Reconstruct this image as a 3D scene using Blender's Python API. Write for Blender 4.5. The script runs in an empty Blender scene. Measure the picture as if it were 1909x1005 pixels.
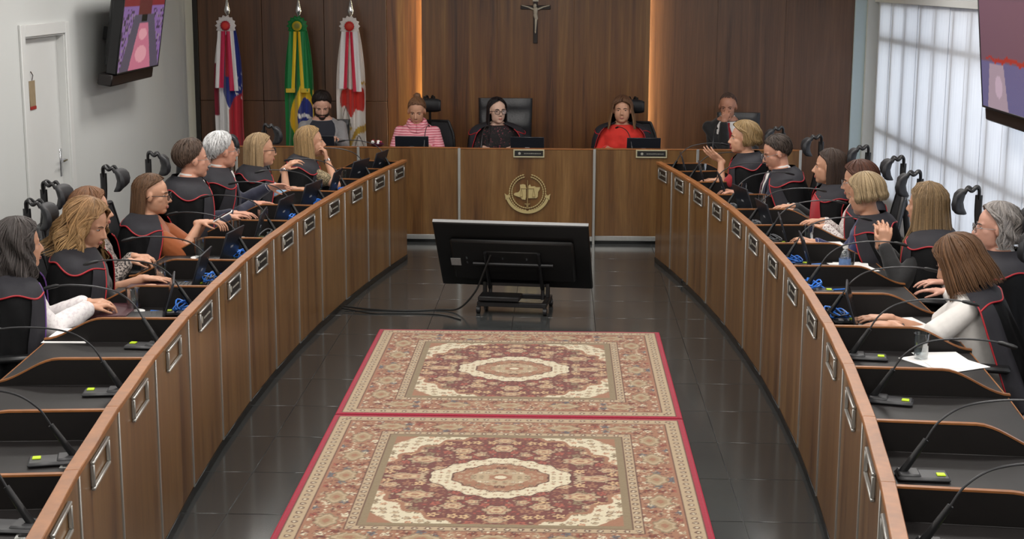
import bpy, bmesh, math, random
import numpy as np
from mathutils import Vector, Matrix, Euler
random.seed(7); np.random.seed(7)
S = bpy.context.scene
COL = S.collection
PI = math.pi

# ------------------------------------------------------------------ camera
F_PX, CAM_H, CAM_X = 2800.0, 2.45, 0.3
pit, yaw, rol = math.atan(542/F_PX), math.atan(91/F_PX), 0.004
fw = Vector((-math.sin(yaw)*math.cos(pit), math.cos(yaw)*math.cos(pit), -math.sin(pit)))
rt = fw.cross(Vector((0, 0, 1))).normalized(); up = rt.cross(fw)
r2 = rt*math.cos(rol)+up*math.sin(rol); u2 = up*math.cos(rol)-rt*math.sin(rol)
cd = bpy.data.cameras.new('camera'); cam = bpy.data.objects.new('camera', cd); COL.objects.link(cam)
cd.sensor_width = 36; cd.lens = F_PX/1909*36; cd.clip_start = 0.1; cd.clip_end = 200
cam.matrix_world = Matrix(((r2.x, u2.x, -fw.x, CAM_X), (r2.y, u2.y, -fw.y, 0), (r2.z, u2.z, -fw.z, CAM_H), (0, 0, 0, 1)))
S.camera = cam
# ------------------------------------------------------------------ world, exposure
w = bpy.data.worlds.new('daylight'); S.world = w; w.use_nodes = True
bg = w.node_tree.nodes['Background']; bg.inputs[0].default_value = (1.0, .99, .99, 1); bg.inputs[1].default_value = 3.6
S.view_settings.view_transform = 'Standard'; S.view_settings.look = 'None'
S.view_settings.gamma = 1; S.view_settings.use_curve_mapping = False
S.view_settings.exposure = -0.22
S.cycles.use_denoising = True
S.cycles.max_bounces = 8; S.cycles.transparent_max_bounces = 12
LAMP_W = 26.0          # watts of each ceiling lamp

# ------------------------------------------------------------------ materials
def srgb(r, g, b):
    f = lambda c: (c/255/12.92) if c/255 <= .04045 else ((c/255+.055)/1.055)**2.4
    return (f(r), f(g), f(b), 1)
MATS = {}
def pm(name, col, rough=.5, metal=0., var=.12, scale=40, bump=0., spec=.5, stretch=None, sheen=0, coat=0, trans=0, alpha=1):
    """principled material with procedural colour variation and fine relief"""
    if name in MATS: return MATS[name]
    m = bpy.data.materials.new(name); m.use_nodes = True; nt = m.node_tree; N = nt.nodes; L = nt.links
    b = N['Principled BSDF']
    b.inputs['Roughness'].default_value = rough; b.inputs['Metallic'].default_value = metal
    b.inputs['Specular IOR Level'].default_value = spec
    if sheen: b.inputs['Sheen Weight'].default_value = sheen
    if coat: b.inputs['Coat Weight'].default_value = coat; b.inputs['Coat Roughness'].default_value = .1
    if trans: b.inputs['Transmission Weight'].default_value = trans
    if alpha < 1: b.inputs['Alpha'].default_value = alpha
    tc = N.new('ShaderNodeTexCoord'); mp = N.new('ShaderNodeMapping'); nz = N.new('ShaderNodeTexNoise')
    L.new(tc.outputs['Object'], mp.inputs['Vector']); L.new(mp.outputs[0], nz.inputs['Vector'])
    if stretch: mp.inputs['Scale'].default_value = stretch
    nz.inputs['Scale'].default_value = scale; nz.inputs['Detail'].default_value = 3
    mr = N.new('ShaderNodeMapRange'); mr.inputs['To Min'].default_value = 1-var; mr.inputs['To Max'].default_value = 1+var
    L.new(nz.outputs[0], mr.inputs['Value'])
    mx = N.new('ShaderNodeMix'); mx.data_type = 'RGBA'; mx.blend_type = 'MULTIPLY'; mx.inputs['Factor'].default_value = 1
    mx.inputs[6].default_value = col
    L.new(mr.outputs[0], mx.inputs[7]); L.new(mx.outputs[2], b.inputs['Base Color'])
    if bump:
        bp = N.new('ShaderNodeBump'); bp.inputs['Strength'].default_value = bump; bp.inputs['Distance'].default_value = .01
        L.new(nz.outputs[0], bp.inputs['Height']); L.new(bp.outputs[0], b.inputs['Normal'])
    MATS[name] = m; return m
def vcol(name, rough=.8, emit=0., bump=0., scale=300, spec=.3, sheen=0, var=0.1):
    """colour from the mesh's own colour attribute (woven or printed pattern) with fine fibre noise"""
    if name in MATS: return MATS[name]
    m = bpy.data.materials.new(name); m.use_nodes = True; nt = m.node_tree; N = nt.nodes; L = nt.links
    b = N['Principled BSDF']; b.inputs['Roughness'].default_value = rough; b.inputs['Specular IOR Level'].default_value = spec
    if sheen: b.inputs['Sheen Weight'].default_value = sheen
    a = N.new('ShaderNodeVertexColor'); a.layer_name = 'Col'
    tc = N.new('ShaderNodeTexCoord'); nz = N.new('ShaderNodeTexNoise'); nz.inputs['Scale'].default_value = scale
    L.new(tc.outputs['Object'], nz.inputs['Vector'])
    mr = N.new('ShaderNodeMapRange'); mr.inputs['To Min'].default_value = 1-var; mr.inputs['To Max'].default_value = 1+var
    L.new(nz.outputs[0], mr.inputs['Value'])
    mx = N.new('ShaderNodeMix'); mx.data_type = 'RGBA'; mx.blend_type = 'MULTIPLY'; mx.inputs['Factor'].default_value = 1
    L.new(a.outputs[0], mx.inputs[6]); L.new(mr.outputs[0], mx.inputs[7])
    if emit:
        b.inputs['Base Color'].default_value = (.01, .01, .01, 1)
        L.new(mx.outputs[2], b.inputs['Emission Color']); b.inputs['Emission Strength'].default_value = emit
    else: L.new(mx.outputs[2], b.inputs['Base Color'])
    if bump:
        bp = N.new('ShaderNodeBump'); bp.inputs['Strength'].default_value = bump; bp.inputs['Distance'].default_value = .004
        L.new(nz.outputs[0], bp.inputs['Height']); L.new(bp.outputs[0], b.inputs['Normal'])
    MATS[name] = m; return m
def wood(name, stops, rough=.32, sc=(9, 9, .55), coat=.25):
    m = bpy.data.materials.new(name); m.use_nodes = True; nt = m.node_tree; N = nt.nodes; L = nt.links
    b = N['Principled BSDF']; b.inputs['Roughness'].default_value = rough
    b.inputs['Coat Weight'].default_value = coat; b.inputs['Coat Roughness'].default_value = .18
    tc = N.new('ShaderNodeTexCoord'); oi = N.new('ShaderNodeObjectInfo'); mp = N.new('ShaderNodeMapping')
    ad = N.new('ShaderNodeVectorMath'); ad.operation = 'ADD'
    ml = N.new('ShaderNodeMath'); ml.operation = 'MULTIPLY'; ml.inputs[1].default_value = 37
    L.new(oi.outputs['Random'], ml.inputs[0]); L.new(tc.outputs['Object'], ad.inputs[0]); L.new(ml.outputs[0], ad.inputs[1])
    L.new(ad.outputs[0], mp.inputs['Vector']); mp.inputs['Scale'].default_value = sc
    n1 = N.new('ShaderNodeTexNoise'); n1.inputs['Scale'].default_value = 1.0; n1.inputs['Detail'].default_value = 7
    n1.inputs['Roughness'].default_value = .62; n1.inputs['Distortion'].default_value = .5
    L.new(mp.outputs[0], n1.inputs['Vector'])
    cr = N.new('ShaderNodeValToRGB'); e = cr.color_ramp.elements
    e[0].position = .3; e[0].color = stops[0]; e[1].position = .72; e[1].color = stops[-1]
    for i, c in enumerate(stops[1:-1]):
        q = e.new(.3+.42*(i+1)/(len(stops)-1)); q.color = c
    L.new(n1.outputs[0], cr.inputs[0])
    n2 = N.new('ShaderNodeTexNoise'); n2.inputs['Scale'].default_value = 9; n2.inputs['Detail'].default_value = 2
    L.new(mp.outputs[0], n2.inputs['Vector'])
    mr = N.new('ShaderNodeMapRange'); mr.inputs['To Min'].default_value = .68; mr.inputs['To Max'].default_value = 1.28
    L.new(n2.outputs[0], mr.inputs['Value'])
    mx = N.new('ShaderNodeMix'); mx.data_type = 'RGBA'; mx.blend_type = 'MULTIPLY'; mx.inputs['Factor'].default_value = 1
    L.new(cr.outputs[0], mx.inputs[6]); L.new(mr.outputs[0], mx.inputs[7]); L.new(mx.outputs[2], b.inputs['Base Color'])
    MATS[name] = m; return m
WOOD_WALL = wood('wall_wood', [srgb(62, 32, 16), srgb(108, 66, 32), srgb(124, 82, 40), srgb(150, 108, 56)], rough=.36, sc=(11, 11, .36))
WOOD_WALL_SHADED = wood('wall_wood_dark_shaded', [srgb(60, 34, 20), srgb(90, 58, 36), srgb(100, 66, 42), srgb(116, 80, 52)], rough=.4, sc=(10, 10, .34))  # outer panels: darker veneer, with some of their dimmer light put into the colour
WOOD_DESK = wood('desk_wood', [srgb(74, 46, 24), srgb(104, 72, 40), srgb(116, 84, 48), srgb(134, 100, 62)], rough=.3, sc=(8, 8, .5))
WOOD_RIM = wood('rim_wood', [srgb(128, 80, 42), srgb(146, 92, 48), srgb(156, 100, 54)], rough=.4, sc=(3, 3, 3), coat=.1)
WHITE_WALL = pm('painted_wall', srgb(206, 208, 206), .7, var=.02, scale=3, bump=.02)
DOOR_PAINT = pm('door_paint', srgb(214, 215, 213), .5, var=.02, scale=6)
ALU = pm('brushed_aluminium', srgb(190, 190, 186), .38, .85, var=.08, scale=60, stretch=(1, 1, .05))
BLACK_LAM = pm('dark_laminate', srgb(27, 24, 24), .5, spec=.35, var=.25, scale=26, stretch=(1, .2, 1))
DARK_FACE = pm('partition_laminate', srgb(19, 15, 14), .6, spec=.3, var=.2, scale=30)
BLACK_PL = pm('black_plastic', srgb(22, 22, 24), .42, var=.12, scale=60)
GREY_PL = pm('grey_plastic', srgb(58, 58, 60), .45, var=.1, scale=60)
MESHF = pm('black_mesh_fabric', srgb(34, 34, 38), .75, var=.35, scale=240, bump=.3)
LEATHER = pm('black_leather', srgb(30, 30, 34), .38, var=.2, scale=60, bump=.15)
CHROME = pm('chrome', srgb(200, 200, 204), .15, 1, var=.05)
PAPER = pm('paper', srgb(240, 238, 236), .8, var=.03, scale=8)
CERAM = pm('white_porcelain', srgb(236, 234, 230), .2, var=.02)
YEL = pm('yellow_green_key', srgb(196, 226, 20), .4, var=.05)
BLUEC = pm('blue_cable', srgb(52, 126, 226), .4, var=.1)
GREYC = pm('grey_cable', srgb(120, 122, 126), .4, var=.1)
BLACKC = pm('black_cable', srgb(20, 20, 20), .5, var=.1)
GOLD = pm('gilded_metal', srgb(196, 178, 126), .5, .35, var=.1, scale=90)
def glassmat(name, tint=(1, 1, 1, 1), mixf=.12):
    m = bpy.data.materials.new(name); m.use_nodes = True; nt = m.node_tree; N = nt.nodes; L = nt.links
    for n in list(N): N.remove(n)
    o = N.new('ShaderNodeOutputMaterial'); t = N.new('ShaderNodeBsdfTransparent'); g = N.new('ShaderNodeBsdfGlossy')
    t.inputs[0].default_value = tint; g.inputs['Roughness'].default_value = .03
    lw = N.new('ShaderNodeLayerWeight'); lw.inputs[0].default_value = .35
    mr = N.new('ShaderNodeMapRange'); mr.inputs['To Min'].default_value = mixf*.5; mr.inputs['To Max'].default_value = .75
    L.new(lw.outputs['Facing'], mr.inputs['Value'])
    x = N.new('ShaderNodeMixShader'); L.new(mr.outputs[0], x.inputs[0]); L.new(t.outputs[0], x.inputs[1]); L.new(g.outputs[0], x.inputs[2])
    L.new(x.outputs[0], o.inputs[0]); MATS[name] = m; return m
GLASS = glassmat('clear_glass', (.93, .95, .95, 1), .4)
WATER = glassmat('water', (.85, .9, .92, 1), .1)
LENS = glassmat('spectacle_lens', (.9, .9, .92, 1), .12)
PANE = glassmat('window_glass', (.9, .95, 1, 1), .05)
def emis(name, col, s):
    m = bpy.data.materials.new(name); m.use_nodes = True; b = m.node_tree.nodes['Principled BSDF']
    b.inputs['Emission Color'].default_value = col; b.inputs['Emission Strength'].default_value = s
    b.inputs['Base Color'].default_value = (.8, .8, .8, 1); MATS[name] = m; return m

# ------------------------------------------------------------------ mesh helpers
class MB:
    def __init__(s): s.v = []; s.f = []; s.c = None
    def add(s, v, f):
        o = len(s.v); s.v += [tuple(p) for p in v]; s.f += [tuple(i+o for i in q) for q in f]; return s
    def box(s, lo, hi, ch=0., M=None):
        """box, with all edges chamfered by ch"""
        lo = Vector(lo); hi = Vector(hi); c = (lo+hi)/2; h = (hi-lo)/2
        if ch <= 0:
            v = [Vector((x, y, z)) for x in (-h.x, h.x) for y in (-h.y, h.y) for z in (-h.z, h.z)]
            f = [(0, 1, 3, 2), (4, 6, 7, 5), (0, 4, 5, 1), (2, 3, 7, 6), (0, 2, 6, 4), (1, 5, 7, 3)]
        else:
            ch = min(ch, h.x*.9, h.y*.9, h.z*.9); v = []; idx = {}
            for sx in (-1, 1):
                for sy in (-1, 1):
                    for sz in (-1, 1):
                        for a in range(3):
                            p = [sx*(h.x-ch), sy*(h.y-ch), sz*(h.z-ch)]; p[a] = (sx*h.x, sy*h.y, sz*h.z)[a]
                            idx[sx, sy, sz, a] = len(v); v.append(Vector(p))
            f = []
            for a in range(3):
                b, d = (a+1) % 3, (a+2) % 3
                for sg in (-1, 1):
                    q = []
                    for (p1, p2) in ((-1, -1), (1, -1), (1, 1), (-1, 1)):
                        k = [0, 0, 0]; k[a] = sg; k[b] = p1; k[d] = p2; q.append(idx[k[0], k[1], k[2], a])
                    f.append(q if sg > 0 else q[::-1])
                for p1 in (-1, 1):
                    for p2 in (-1, 1):
                        k0 = [0, 0, 0]; k1 = [0, 0, 0]; k0[a] = -1; k1[a] = 1; k0[b] = k1[b] = p1; k0[d] = k1[d] = p2
                        q = [idx[(*k0, b)], idx[(*k1, b)], idx[(*k1, d)], idx[(*k0, d)]]
                        f.append(q if p1*p2 < 0 else q[::-1])
            for sx in (-1, 1):
                for sy in (-1, 1):
                    for sz in (-1, 1):
                        q = [idx[sx, sy, sz, 0], idx[sx, sy, sz, 1], idx[sx, sy, sz, 2]]
                        f.append(q if sx*sy*sz > 0 else q[::-1])
        v = [p+c for p in v]
        if M is not None: v = [M @ p for p in v]
        return s.add(v, f)
    def tube(s, pts, rad, n=8, cap=True, flat=None):
        pts = [Vector(p) for p in pts]; k = len(pts)
        if not hasattr(rad, '__len__'): rad = [rad]*k
        v = []; f = []; prev = None
        for i, p in enumerate(pts):
            t = (pts[min(i+1, k-1)]-pts[max(i-1, 0)])
            t = t.normalized() if t.length > 1e-9 else Vector((0, 0, 1))
            if prev is None:
                a = Vector((0, 0, 1)) if abs(t.z) < .9 else Vector((1, 0, 0)); x = t.cross(a).normalized()
            else:
                x = prev - t*prev.dot(t); x = x.normalized() if x.length > 1e-6 else prev
            prev = x; y = t.cross(x)
            for j in range(n):
                a = 2*PI*j/n; v.append(p + x*(rad[i]*math.cos(a)) + y*(rad[i]*math.sin(a)*(flat or 1)))
        for i in range(k-1):
            for j in range(n): f.append((i*n+j, i*n+(j+1) % n, (i+1)*n+(j+1) % n, (i+1)*n+j))
        if cap: f.append(tuple(range(n))[::-1]); f.append(tuple(range((k-1)*n, k*n)))
        return s.add(v, f)
    def lathe(s, prof, n=20, M=None, cap=True):
        v = []; f = []
        for r, z in prof:
            for j in range(n): a = 2*PI*j/n; v.append(Vector((r*math.cos(a), r*math.sin(a), z)))
        k = len(prof)
        for i in range(k-1):
            for j in range(n): f.append((i*n+j, i*n+(j+1) % n, (i+1)*n+(j+1) % n, (i+1)*n+j))
        if cap:
            if prof[0][0] > 1e-5: f.append(tuple(range(n))[::-1])
            if prof[-1][0] > 1e-5: f.append(tuple(range((k-1)*n, k*n)))
        if M is not None: v = [M @ p for p in v]
        return s.add(v, f)
    def ell(s, c, r, M=None, nu=16, nv=10):
        v = [Vector((0, 0, 1))]; f = []
        for i in range(1, nv):
            th = PI*i/nv
            for j in range(nu): a = 2*PI*j/nu; v.append(Vector((math.sin(th)*math.cos(a), math.sin(th)*math.sin(a), math.cos(th))))
        v.append(Vector((0, 0, -1)))
        for j in range(nu):
            f.append((0, 1+j, 1+(j+1) % nu)); f.append((len(v)-1, 1+(nv-2)*nu+(j+1) % nu, 1+(nv-2)*nu+j))
            for i in range(nv-2): f.append((1+i*nu+j, 1+(i+1)*nu+j, 1+(i+1)*nu+(j+1) % nu, 1+i*nu+(j+1) % nu))
        r = Vector(r) if hasattr(r, '__len__') else Vector((r, r, r)); c = Vector(c)
        v = [Vector((p.x*r.x, p.y*r.y, p.z*r.z)) for p in v]
        if M is not None: v = [M @ p for p in v]
        return s.add([p+c for p in v], f)
    def cone(s, p0, r0, p1, r1, n=14):
        """capsule that tapers from r0 to r1"""
        p0 = Vector(p0); p1 = Vector(p1); d = (p1-p0); L = d.length; d = d/L if L > 1e-6 else Vector((0, 0, 1))
        pts = []; rr = []
        for a in (80, 50, 20): pts.append(p0-d*r0*math.sin(math.radians(a))); rr.append(r0*math.cos(math.radians(a)))
        for a in (20, 50, 80): pts.append(p1+d*r1*math.sin(math.radians(a))); rr.append(r1*math.cos(math.radians(a)))
        return s.tube(pts, rr, n)
    def prism(s, poly, z0, z1, M=None):
        """polygon (x,y) extruded from z0 to z1"""
        k = len(poly); v = [Vector((x, y, z0)) for x, y in poly]+[Vector((x, y, z1)) for x, y in poly]
        f = [tuple(range(k))[::-1], tuple(range(k, 2*k))]+[(i, (i+1) % k, k+(i+1) % k, k+i) for i in range(k)]
        if M is not None: v = [M @ p for p in v]
        return s.add(v, f)
    def sheet(s, P, close_u=False, thick=None):
        """grid of points P[i][j]; thick = function giving the second layer"""
        ni, nj = len(P), len(P[0]); o = len(s.v); v = [p for r in P for p in r]; f = []
        for i in range(ni-1):
            for j in range(nj-1 if not close_u else nj): f.append((i*nj+j, i*nj+(j+1) % nj, (i+1)*nj+(j+1) % nj, (i+1)*nj+j))
        return s.add(v, f)
    def build(s, name, mat, parent=None, smooth=40, col=None, loc=None):
        me = bpy.data.meshes.new(name); me.from_pydata(s.v, [], s.f); me.materials.append(mat)
        if smooth is not None:
            me.shade_smooth()
            if smooth < 180: me.set_sharp_from_angle(angle=math.radians(smooth))
        if col is not None: setcol(me, col)
        return link(name, me, parent, loc)
def setcol(me, col):
    col = np.asarray(col, dtype=np.float32)
    if col.shape[1] == 3: col = np.hstack([col, np.ones((len(col), 1), np.float32)])
    a = me.color_attributes.new('Col', 'FLOAT_COLOR', 'POINT'); a.data.foreach_set('color', col.ravel())
def link(name, me, parent=None, loc=None):
    o = bpy.data.objects.new(name, me); COL.objects.link(o)
    if parent is not None: o.parent = parent
    if loc is not None: o.location = loc
    return o
def tag(o, label=None, cat=None, group=None, kind=None):
    if label: o['label'] = label
    if cat: o['category'] = cat
    if group: o['group'] = group
    if kind: o['kind'] = kind
    return o
def thing(name, label, cat, loc=(0, 0, 0), rz=0., group=None):
    o = bpy.data.objects.new(name, None); COL.objects.link(o); o.empty_display_size = .1
    o.location = loc; o.rotation_euler = (0, 0, rz); return tag(o, label, cat, group)
def copy_tree(o, parent=None):
    c = o.copy(); COL.objects.link(c)
    if parent is not None: c.parent = parent
    for ch in list(o.children): copy_tree(ch, c)
    return c
def solid(name, mb, mat, bev=0., parent=None):
    return mb.build(name, mat, parent)
def T(x=0, y=0, z=0): return Matrix.Translation((x, y, z))
def Rz(a): return Matrix.Rotation(a, 4, 'Z')
def Rx(a): return Matrix.Rotation(a, 4, 'X')
def Ry(a): return Matrix.Rotation(a, 4, 'Y')
def lin(c): return np.array(srgb(*c)[:3])

# ------------------------------------------------------------------ the room
XL, XR, YB, YF, ZC = -3.60, 3.62, 16.0, -1.6, 3.05
floor = tag(MB().box((XL-.1, YF-.1, -.1), (XR+.1, YB+.1, -.004)).build('floor', pm('floor_screed', srgb(46, 46, 46), .3, var=.15, scale=4)), kind='structure')
def tilemat():
    m = pm('charcoal_floor_tile', srgb(56, 58, 58), .13, var=.22, scale=2.2, spec=.6)
    return m
tb = MB().box((-.2975, -.2975, -.006), (.2975, .2975, .0), .0012)
tm = None
for ix in range(-4, 5):
    for iy in range(-8, 9):
        x, y = -.04+.598*(ix+.5), 9.0+.6*(iy+.5)
        if abs(x) > 2.0 or y > 14.1: continue
        if tm is None: o = tb.build('tile', tilemat(), floor, loc=(x, y, 0)); tm = o.data
        else: o = link('tile', tm, floor, (x, y, 0))
ceil_ = tag(MB().box((XL-.1, YF-.1, ZC), (XR+.1, YB+.1, ZC+.1)).build('ceiling', pm('ceiling_paint', srgb(222, 222, 218), .8, var=.02)), kind='structure')
wf = tag(MB().box((XL-.1, YF-.1, 0), (XR+.1, YF, ZC)).build('wall_front', WHITE_WALL), kind='structure')
# left wall with the door opening
DY0, DY1, DZ = 10.86, 11.76, 2.02
wl = MB()
wl.box((XL-.15, YF, 0), (XL, DY0, ZC)); wl.box((XL-.15, DY1, 0), (XL, YB, ZC)); wl.box((XL-.15, DY0, DZ), (XL, DY1, ZC))
wl = tag(wl.build('wall_left', WHITE_WALL), kind='structure')
d1 = tag(MB().box((XL-.095, DY0+.012, .008), (XL-.055, DY1-.012, DZ-.012), .003).build('door_1', DOOR_PAINT), kind='structure')
fr = MB()
for (a, b) in ((DY0-.09, DY0), (DY1, DY1+.09)): fr.box((XL-.0, a, 0), (XL+.02, b, DZ+.09), .004)
fr.box((XL, DY0, DZ), (XL+.02, DY1, DZ+.09), .004)
fr.box((XL-.145, DY0, 0), (XL+.005, DY0+.012, DZ), .002); fr.box((XL-.145, DY1-.012, 0), (XL+.005, DY1, DZ), .002); fr.box((XL-.145, DY0, DZ-.012), (XL+.005, DY1, DZ), .002)
fr.build('door_frame', DOOR_PAINT, d1)
hd = MB().box((XL-.057, DY1-.085, .90), (XL-.046, DY1-.045, 1.12), .004)
hd.tube([(XL-.05, DY1-.065, 1.03), (XL-.005, DY1-.065, 1.03), (XL-.005, DY1-.17, 1.03)], .01, 8)
hd.build('door_handle', CHROME, d1)
hg = thing('door_sign', 'small beige card in a clear holder hanging on the white door', 'sign', (XL-.055, 11.14, 1.60))
MB().box((0, -.06, -.10), (.006, .06, .09), .002).build('card', pm('beige_card', srgb(150, 132, 104), .6, var=.2, scale=30), hg)
MB().box((.001, -.06, -.125), (.009, .06, -.10), .002).build('holder', pm('red_trim', srgb(150, 40, 34), .5), hg)
MB().tube([(.004, 0, .09), (.012, .004, .13), (.004, -.02, .16)], .004, 6).build('hook', CHROME, hg)

# back wall: carcass, wood panels, painted strip at the right
wb = tag(MB().box((XL-.1, YB, 0), (XR+.1, YB+.12, ZC)).build('wall_back', pm('dark_backing', srgb(30, 20, 14), .7)), kind='structure')
def wpanel(x0, x1, z0, z1, y, th=None, mt=None, gap=None):
    c = ((x0+x1)/2, y, (z0+z1)/2); g_ = gap or (.0006 if th else .002); hx, hz = (x1-x0)/2-g_, (z1-z0)/2-g_
    MB().box((-hx, -.0, -hz), (hx, th or YB+.01-y, hz), .0006 if (th or gap) else .002).build('panel', mt or WOOD_WALL, wb, loc=c)
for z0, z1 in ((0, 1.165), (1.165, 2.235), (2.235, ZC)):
    for x0, x1 in ((-3.55, -2.87), (-2.87, -2.21), (-2.21, -1.55)): wpanel(x0, x1, z0, z1, YB-.05, None, WOOD_WALL_SHADED)
wpanel(-1.55, -1.05, 0, ZC, YB-.03)
for x0, x1 in ((-1.17, -.38), (-.38, .42), (.42, 1.21)): wpanel(x0, x1, 0, ZC, YB-.16, .035)
for x0, x1 in ((1.08, 1.92), (1.92, 2.63), (2.63, 3.34)): wpanel(x0, x1, 0, ZC, YB-.03, None, WOOD_WALL_SHADED, .0006)
MB().box((3.34, YB-.06, 0), (3.46, YB+.01, ZC), .004).build('trim', pm('pale_blue_paint', srgb(186, 204, 212), .6, var=.02), wb)
MB().box((3.46, YB-.12, 0), (XR+.02, YB+.01, ZC), .004).build('pilaster', WHITE_WALL, wb)
MB().box((XL-.02, YB-.07, 0), (-3.55, YB+.01, ZC), .004).build('trim', pm('black_paint', srgb(24, 20, 18), .5), wb)
LED = emis('warm_led', (1, .90, .60, 1), 45.)
for x, lab in ((-1.13, 'warm light strip behind the left edge of the central wood panel'), (1.17, 'warm light strip behind the right edge of the central wood panel')):
    sx = -1 if x < 0 else 1
    t = thing('led_strip', lab, 'light strip', (x, YB-.10, .1))
    MB().box((-.008, -.012, 0), (.008, .012, 2.9), .002).build('strip_light', LED, t)
    MB().box((-.018*sx-.008, -.016, 0), (-.018*sx+.008, .016, 2.9), .002).build('channel', ALU, t)

# right wall: window band with fabric panels in front
WY0, WY1, WZ0, WZ1 = 5.2, 15.78, .30, 2.22
wr = MB()
wr.box((XR, YF, 0), (XR+.2, WY0, ZC)); wr.box((XR, WY1, 0), (XR+.2, YB, ZC))
wr.box((XR, WY0, 0), (XR+.2, WY1, WZ0)); wr.box((XR, WY0, WZ1), (XR+.2, WY1, ZC))
wr = tag(wr.build('wall_right', WHITE_WALL), kind='structure')
win = tag(MB().box((XR+.1, WY0, WZ0), (XR+.106, WY1, WZ1)).build('window_1', PANE), kind='structure')
FRM = pm('window_frame_metal', srgb(120, 124, 130), .5, .3)
y = WY0
while y < WY1+.01:
    MB().box((XR-.03, y-.025, WZ0), (XR+.09, y+.025, WZ1), .003).build('mullion', FRM, win); y += (WY1-WY0)/18
for z in (WZ0, .93, 1.86, WZ1):
    MB().box((XR-.025, WY0, z-.035), (XR+.085, WY1, z+.035), .003).build('transom', FRM, win)
def blindmat():
    m = bpy.data.materials.new('sheer_blind_fabric'); m.use_nodes = True; nt = m.node_tree; N = nt.nodes; L = nt.links
    for n in list(N): N.remove(n)
    o = N.new('ShaderNodeOutputMaterial'); d = N.new('ShaderNodeBsdfDiffuse'); t = N.new('ShaderNodeBsdfTranslucent')
    tc = N.new('ShaderNodeTexCoord'); nz = N.new('ShaderNodeTexNoise'); nz.inputs['Scale'].default_value = 25
    mp = N.new('ShaderNodeMapping'); mp.inputs['Scale'].default_value = (1, 1, .08)
    L.new(tc.outputs['Object'], mp.inputs[0]); L.new(mp.outputs[0], nz.inputs['Vector'])
    cr = N.new('ShaderNodeValToRGB'); cr.color_ramp.elements[0].color = srgb(214, 214, 220); cr.color_ramp.elements[1].color = srgb(238, 238, 240)
    L.new(nz.outputs[0], cr.inputs[0]); L.new(cr.outputs[0], d.inputs[0]); L.new(cr.outputs[0], t.inputs[0])
    x = N.new('ShaderNodeMixShader'); x.inputs[0].default_value = .45
    L.new(d.outputs[0], x.inputs[1]); L.new(t.outputs[0], x.inputs[2]); L.new(x.outputs[0], o.inputs[0])
    return m
BL = blindmat()
bl = thing('vertical_blind', 'white sheer vertical blind covering the long window on the right wall', 'blind', (XR-.06, 0, 0))
MB().box((-.04, WY0-.1, 2.23), (.05, WY1+.08, 2.29), .004).build('headrail', DOOR_PAINT, bl)
y = WY1+.05; k = 0; BM = None
while y > WY0-.1:
    P = []
    for i in range(2):
        z = 2.235 if i == 0 else .06
        P.append([Vector((.003*math.sin(2*PI*q/8)*(.4 if i == 0 else 1.)+.006*(k % 2), -.59*q/8-.0, z)) for q in range(9)])
    if k < 2:
        o = MB().sheet(P).build('fabric_panel', BL, bl, loc=(0, y, 0)); BM = BM or []; BM.append(o.data)
    else: link('fabric_panel', BM[k % 2], bl, (0, y, 0))
    y -= .575; k += 1

# ceiling lamps (above the frame): two rows of recessed panels
LM = emis('lamp_diffuser', (1, .97, .92, 1), 4.)
for j, x in enumerate((-2.3, 0.0, 2.3)):
    for i in range(7):
        yy = .6+i*2.0
        t = thing('ceiling_lamp', 'square recessed ceiling lamp in the %s row, %s from the camera end' % (('left', 'middle', 'right')[j], ('first', 'second', 'third', 'fourth', 'fifth', 'sixth', 'seventh')[i]), 'lamp', (x, yy, ZC), group='recessed ceiling lamps')
        MB().box((-.31, -.31, -.025), (.31, .31, -.001), .004).build('frame', DOOR_PAINT, t)
        MB().box((-.28, -.28, -.03), (.28, .28, -.024), .002).build('diffuser', LM, t)
        ld = bpy.data.lights.new('lamp_light', 'AREA'); ld.energy = LAMP_W; ld.size = .55; ld.color = (1, .965, .92)
        lo = bpy.data.objects.new('lamp_light', ld); COL.objects.link(lo); lo.parent = t; lo.location = (0, 0, -.035)

# ------------------------------------------------------------------ curved side desks, one unit per seat
PY = [12.82, 12.20, 11.50, 10.80, 10.06, 9.43, 8.70, 7.96, 7.22, 6.46, 5.71, 4.92, 4.25]
BND = [13.08]+[(PY[i]+PY[i+1])/2 for i in range(12)]+[3.90]
RC, YC, W0, XC = 28., 8.2, 1.52, .04
DESK_Z = .76
ORD = ['first', 'second', 'third', 'fourth', 'fifth', 'sixth', 'seventh', 'eighth', 'ninth', 'tenth', 'eleventh', 'twelfth', 'thirteenth']
def WY(Y): return W0-(Y-YC)**2/(2*RC)
def seat_frame(side, Y):
    sg = -1 if side == 'left' else 1
    a = math.atan2((Y-YC)/RC, 1.)
    return Vector((XC+sg*WY(Y), Y, 0)), (a if sg > 0 else PI-a)
def at(side, i, x, y, z=DESK_Z):
    """world point at distance x behind the front of seat i and y further from the camera"""
    p, a = seat_frame(side, PY[i]); sg = -1 if side == 'left' else 1
    return p+Vector((math.cos(a)*x, math.sin(a)*x, 0))+Vector((-math.sin(a), math.cos(a), 0))*(y*sg)+Vector((0, 0, z))
CARD = pm('name_card_black', srgb(24, 24, 24), .4, var=.3, scale=50)
CARD_W = pm('name_card_white_print', srgb(150, 148, 138), .6)
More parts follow.
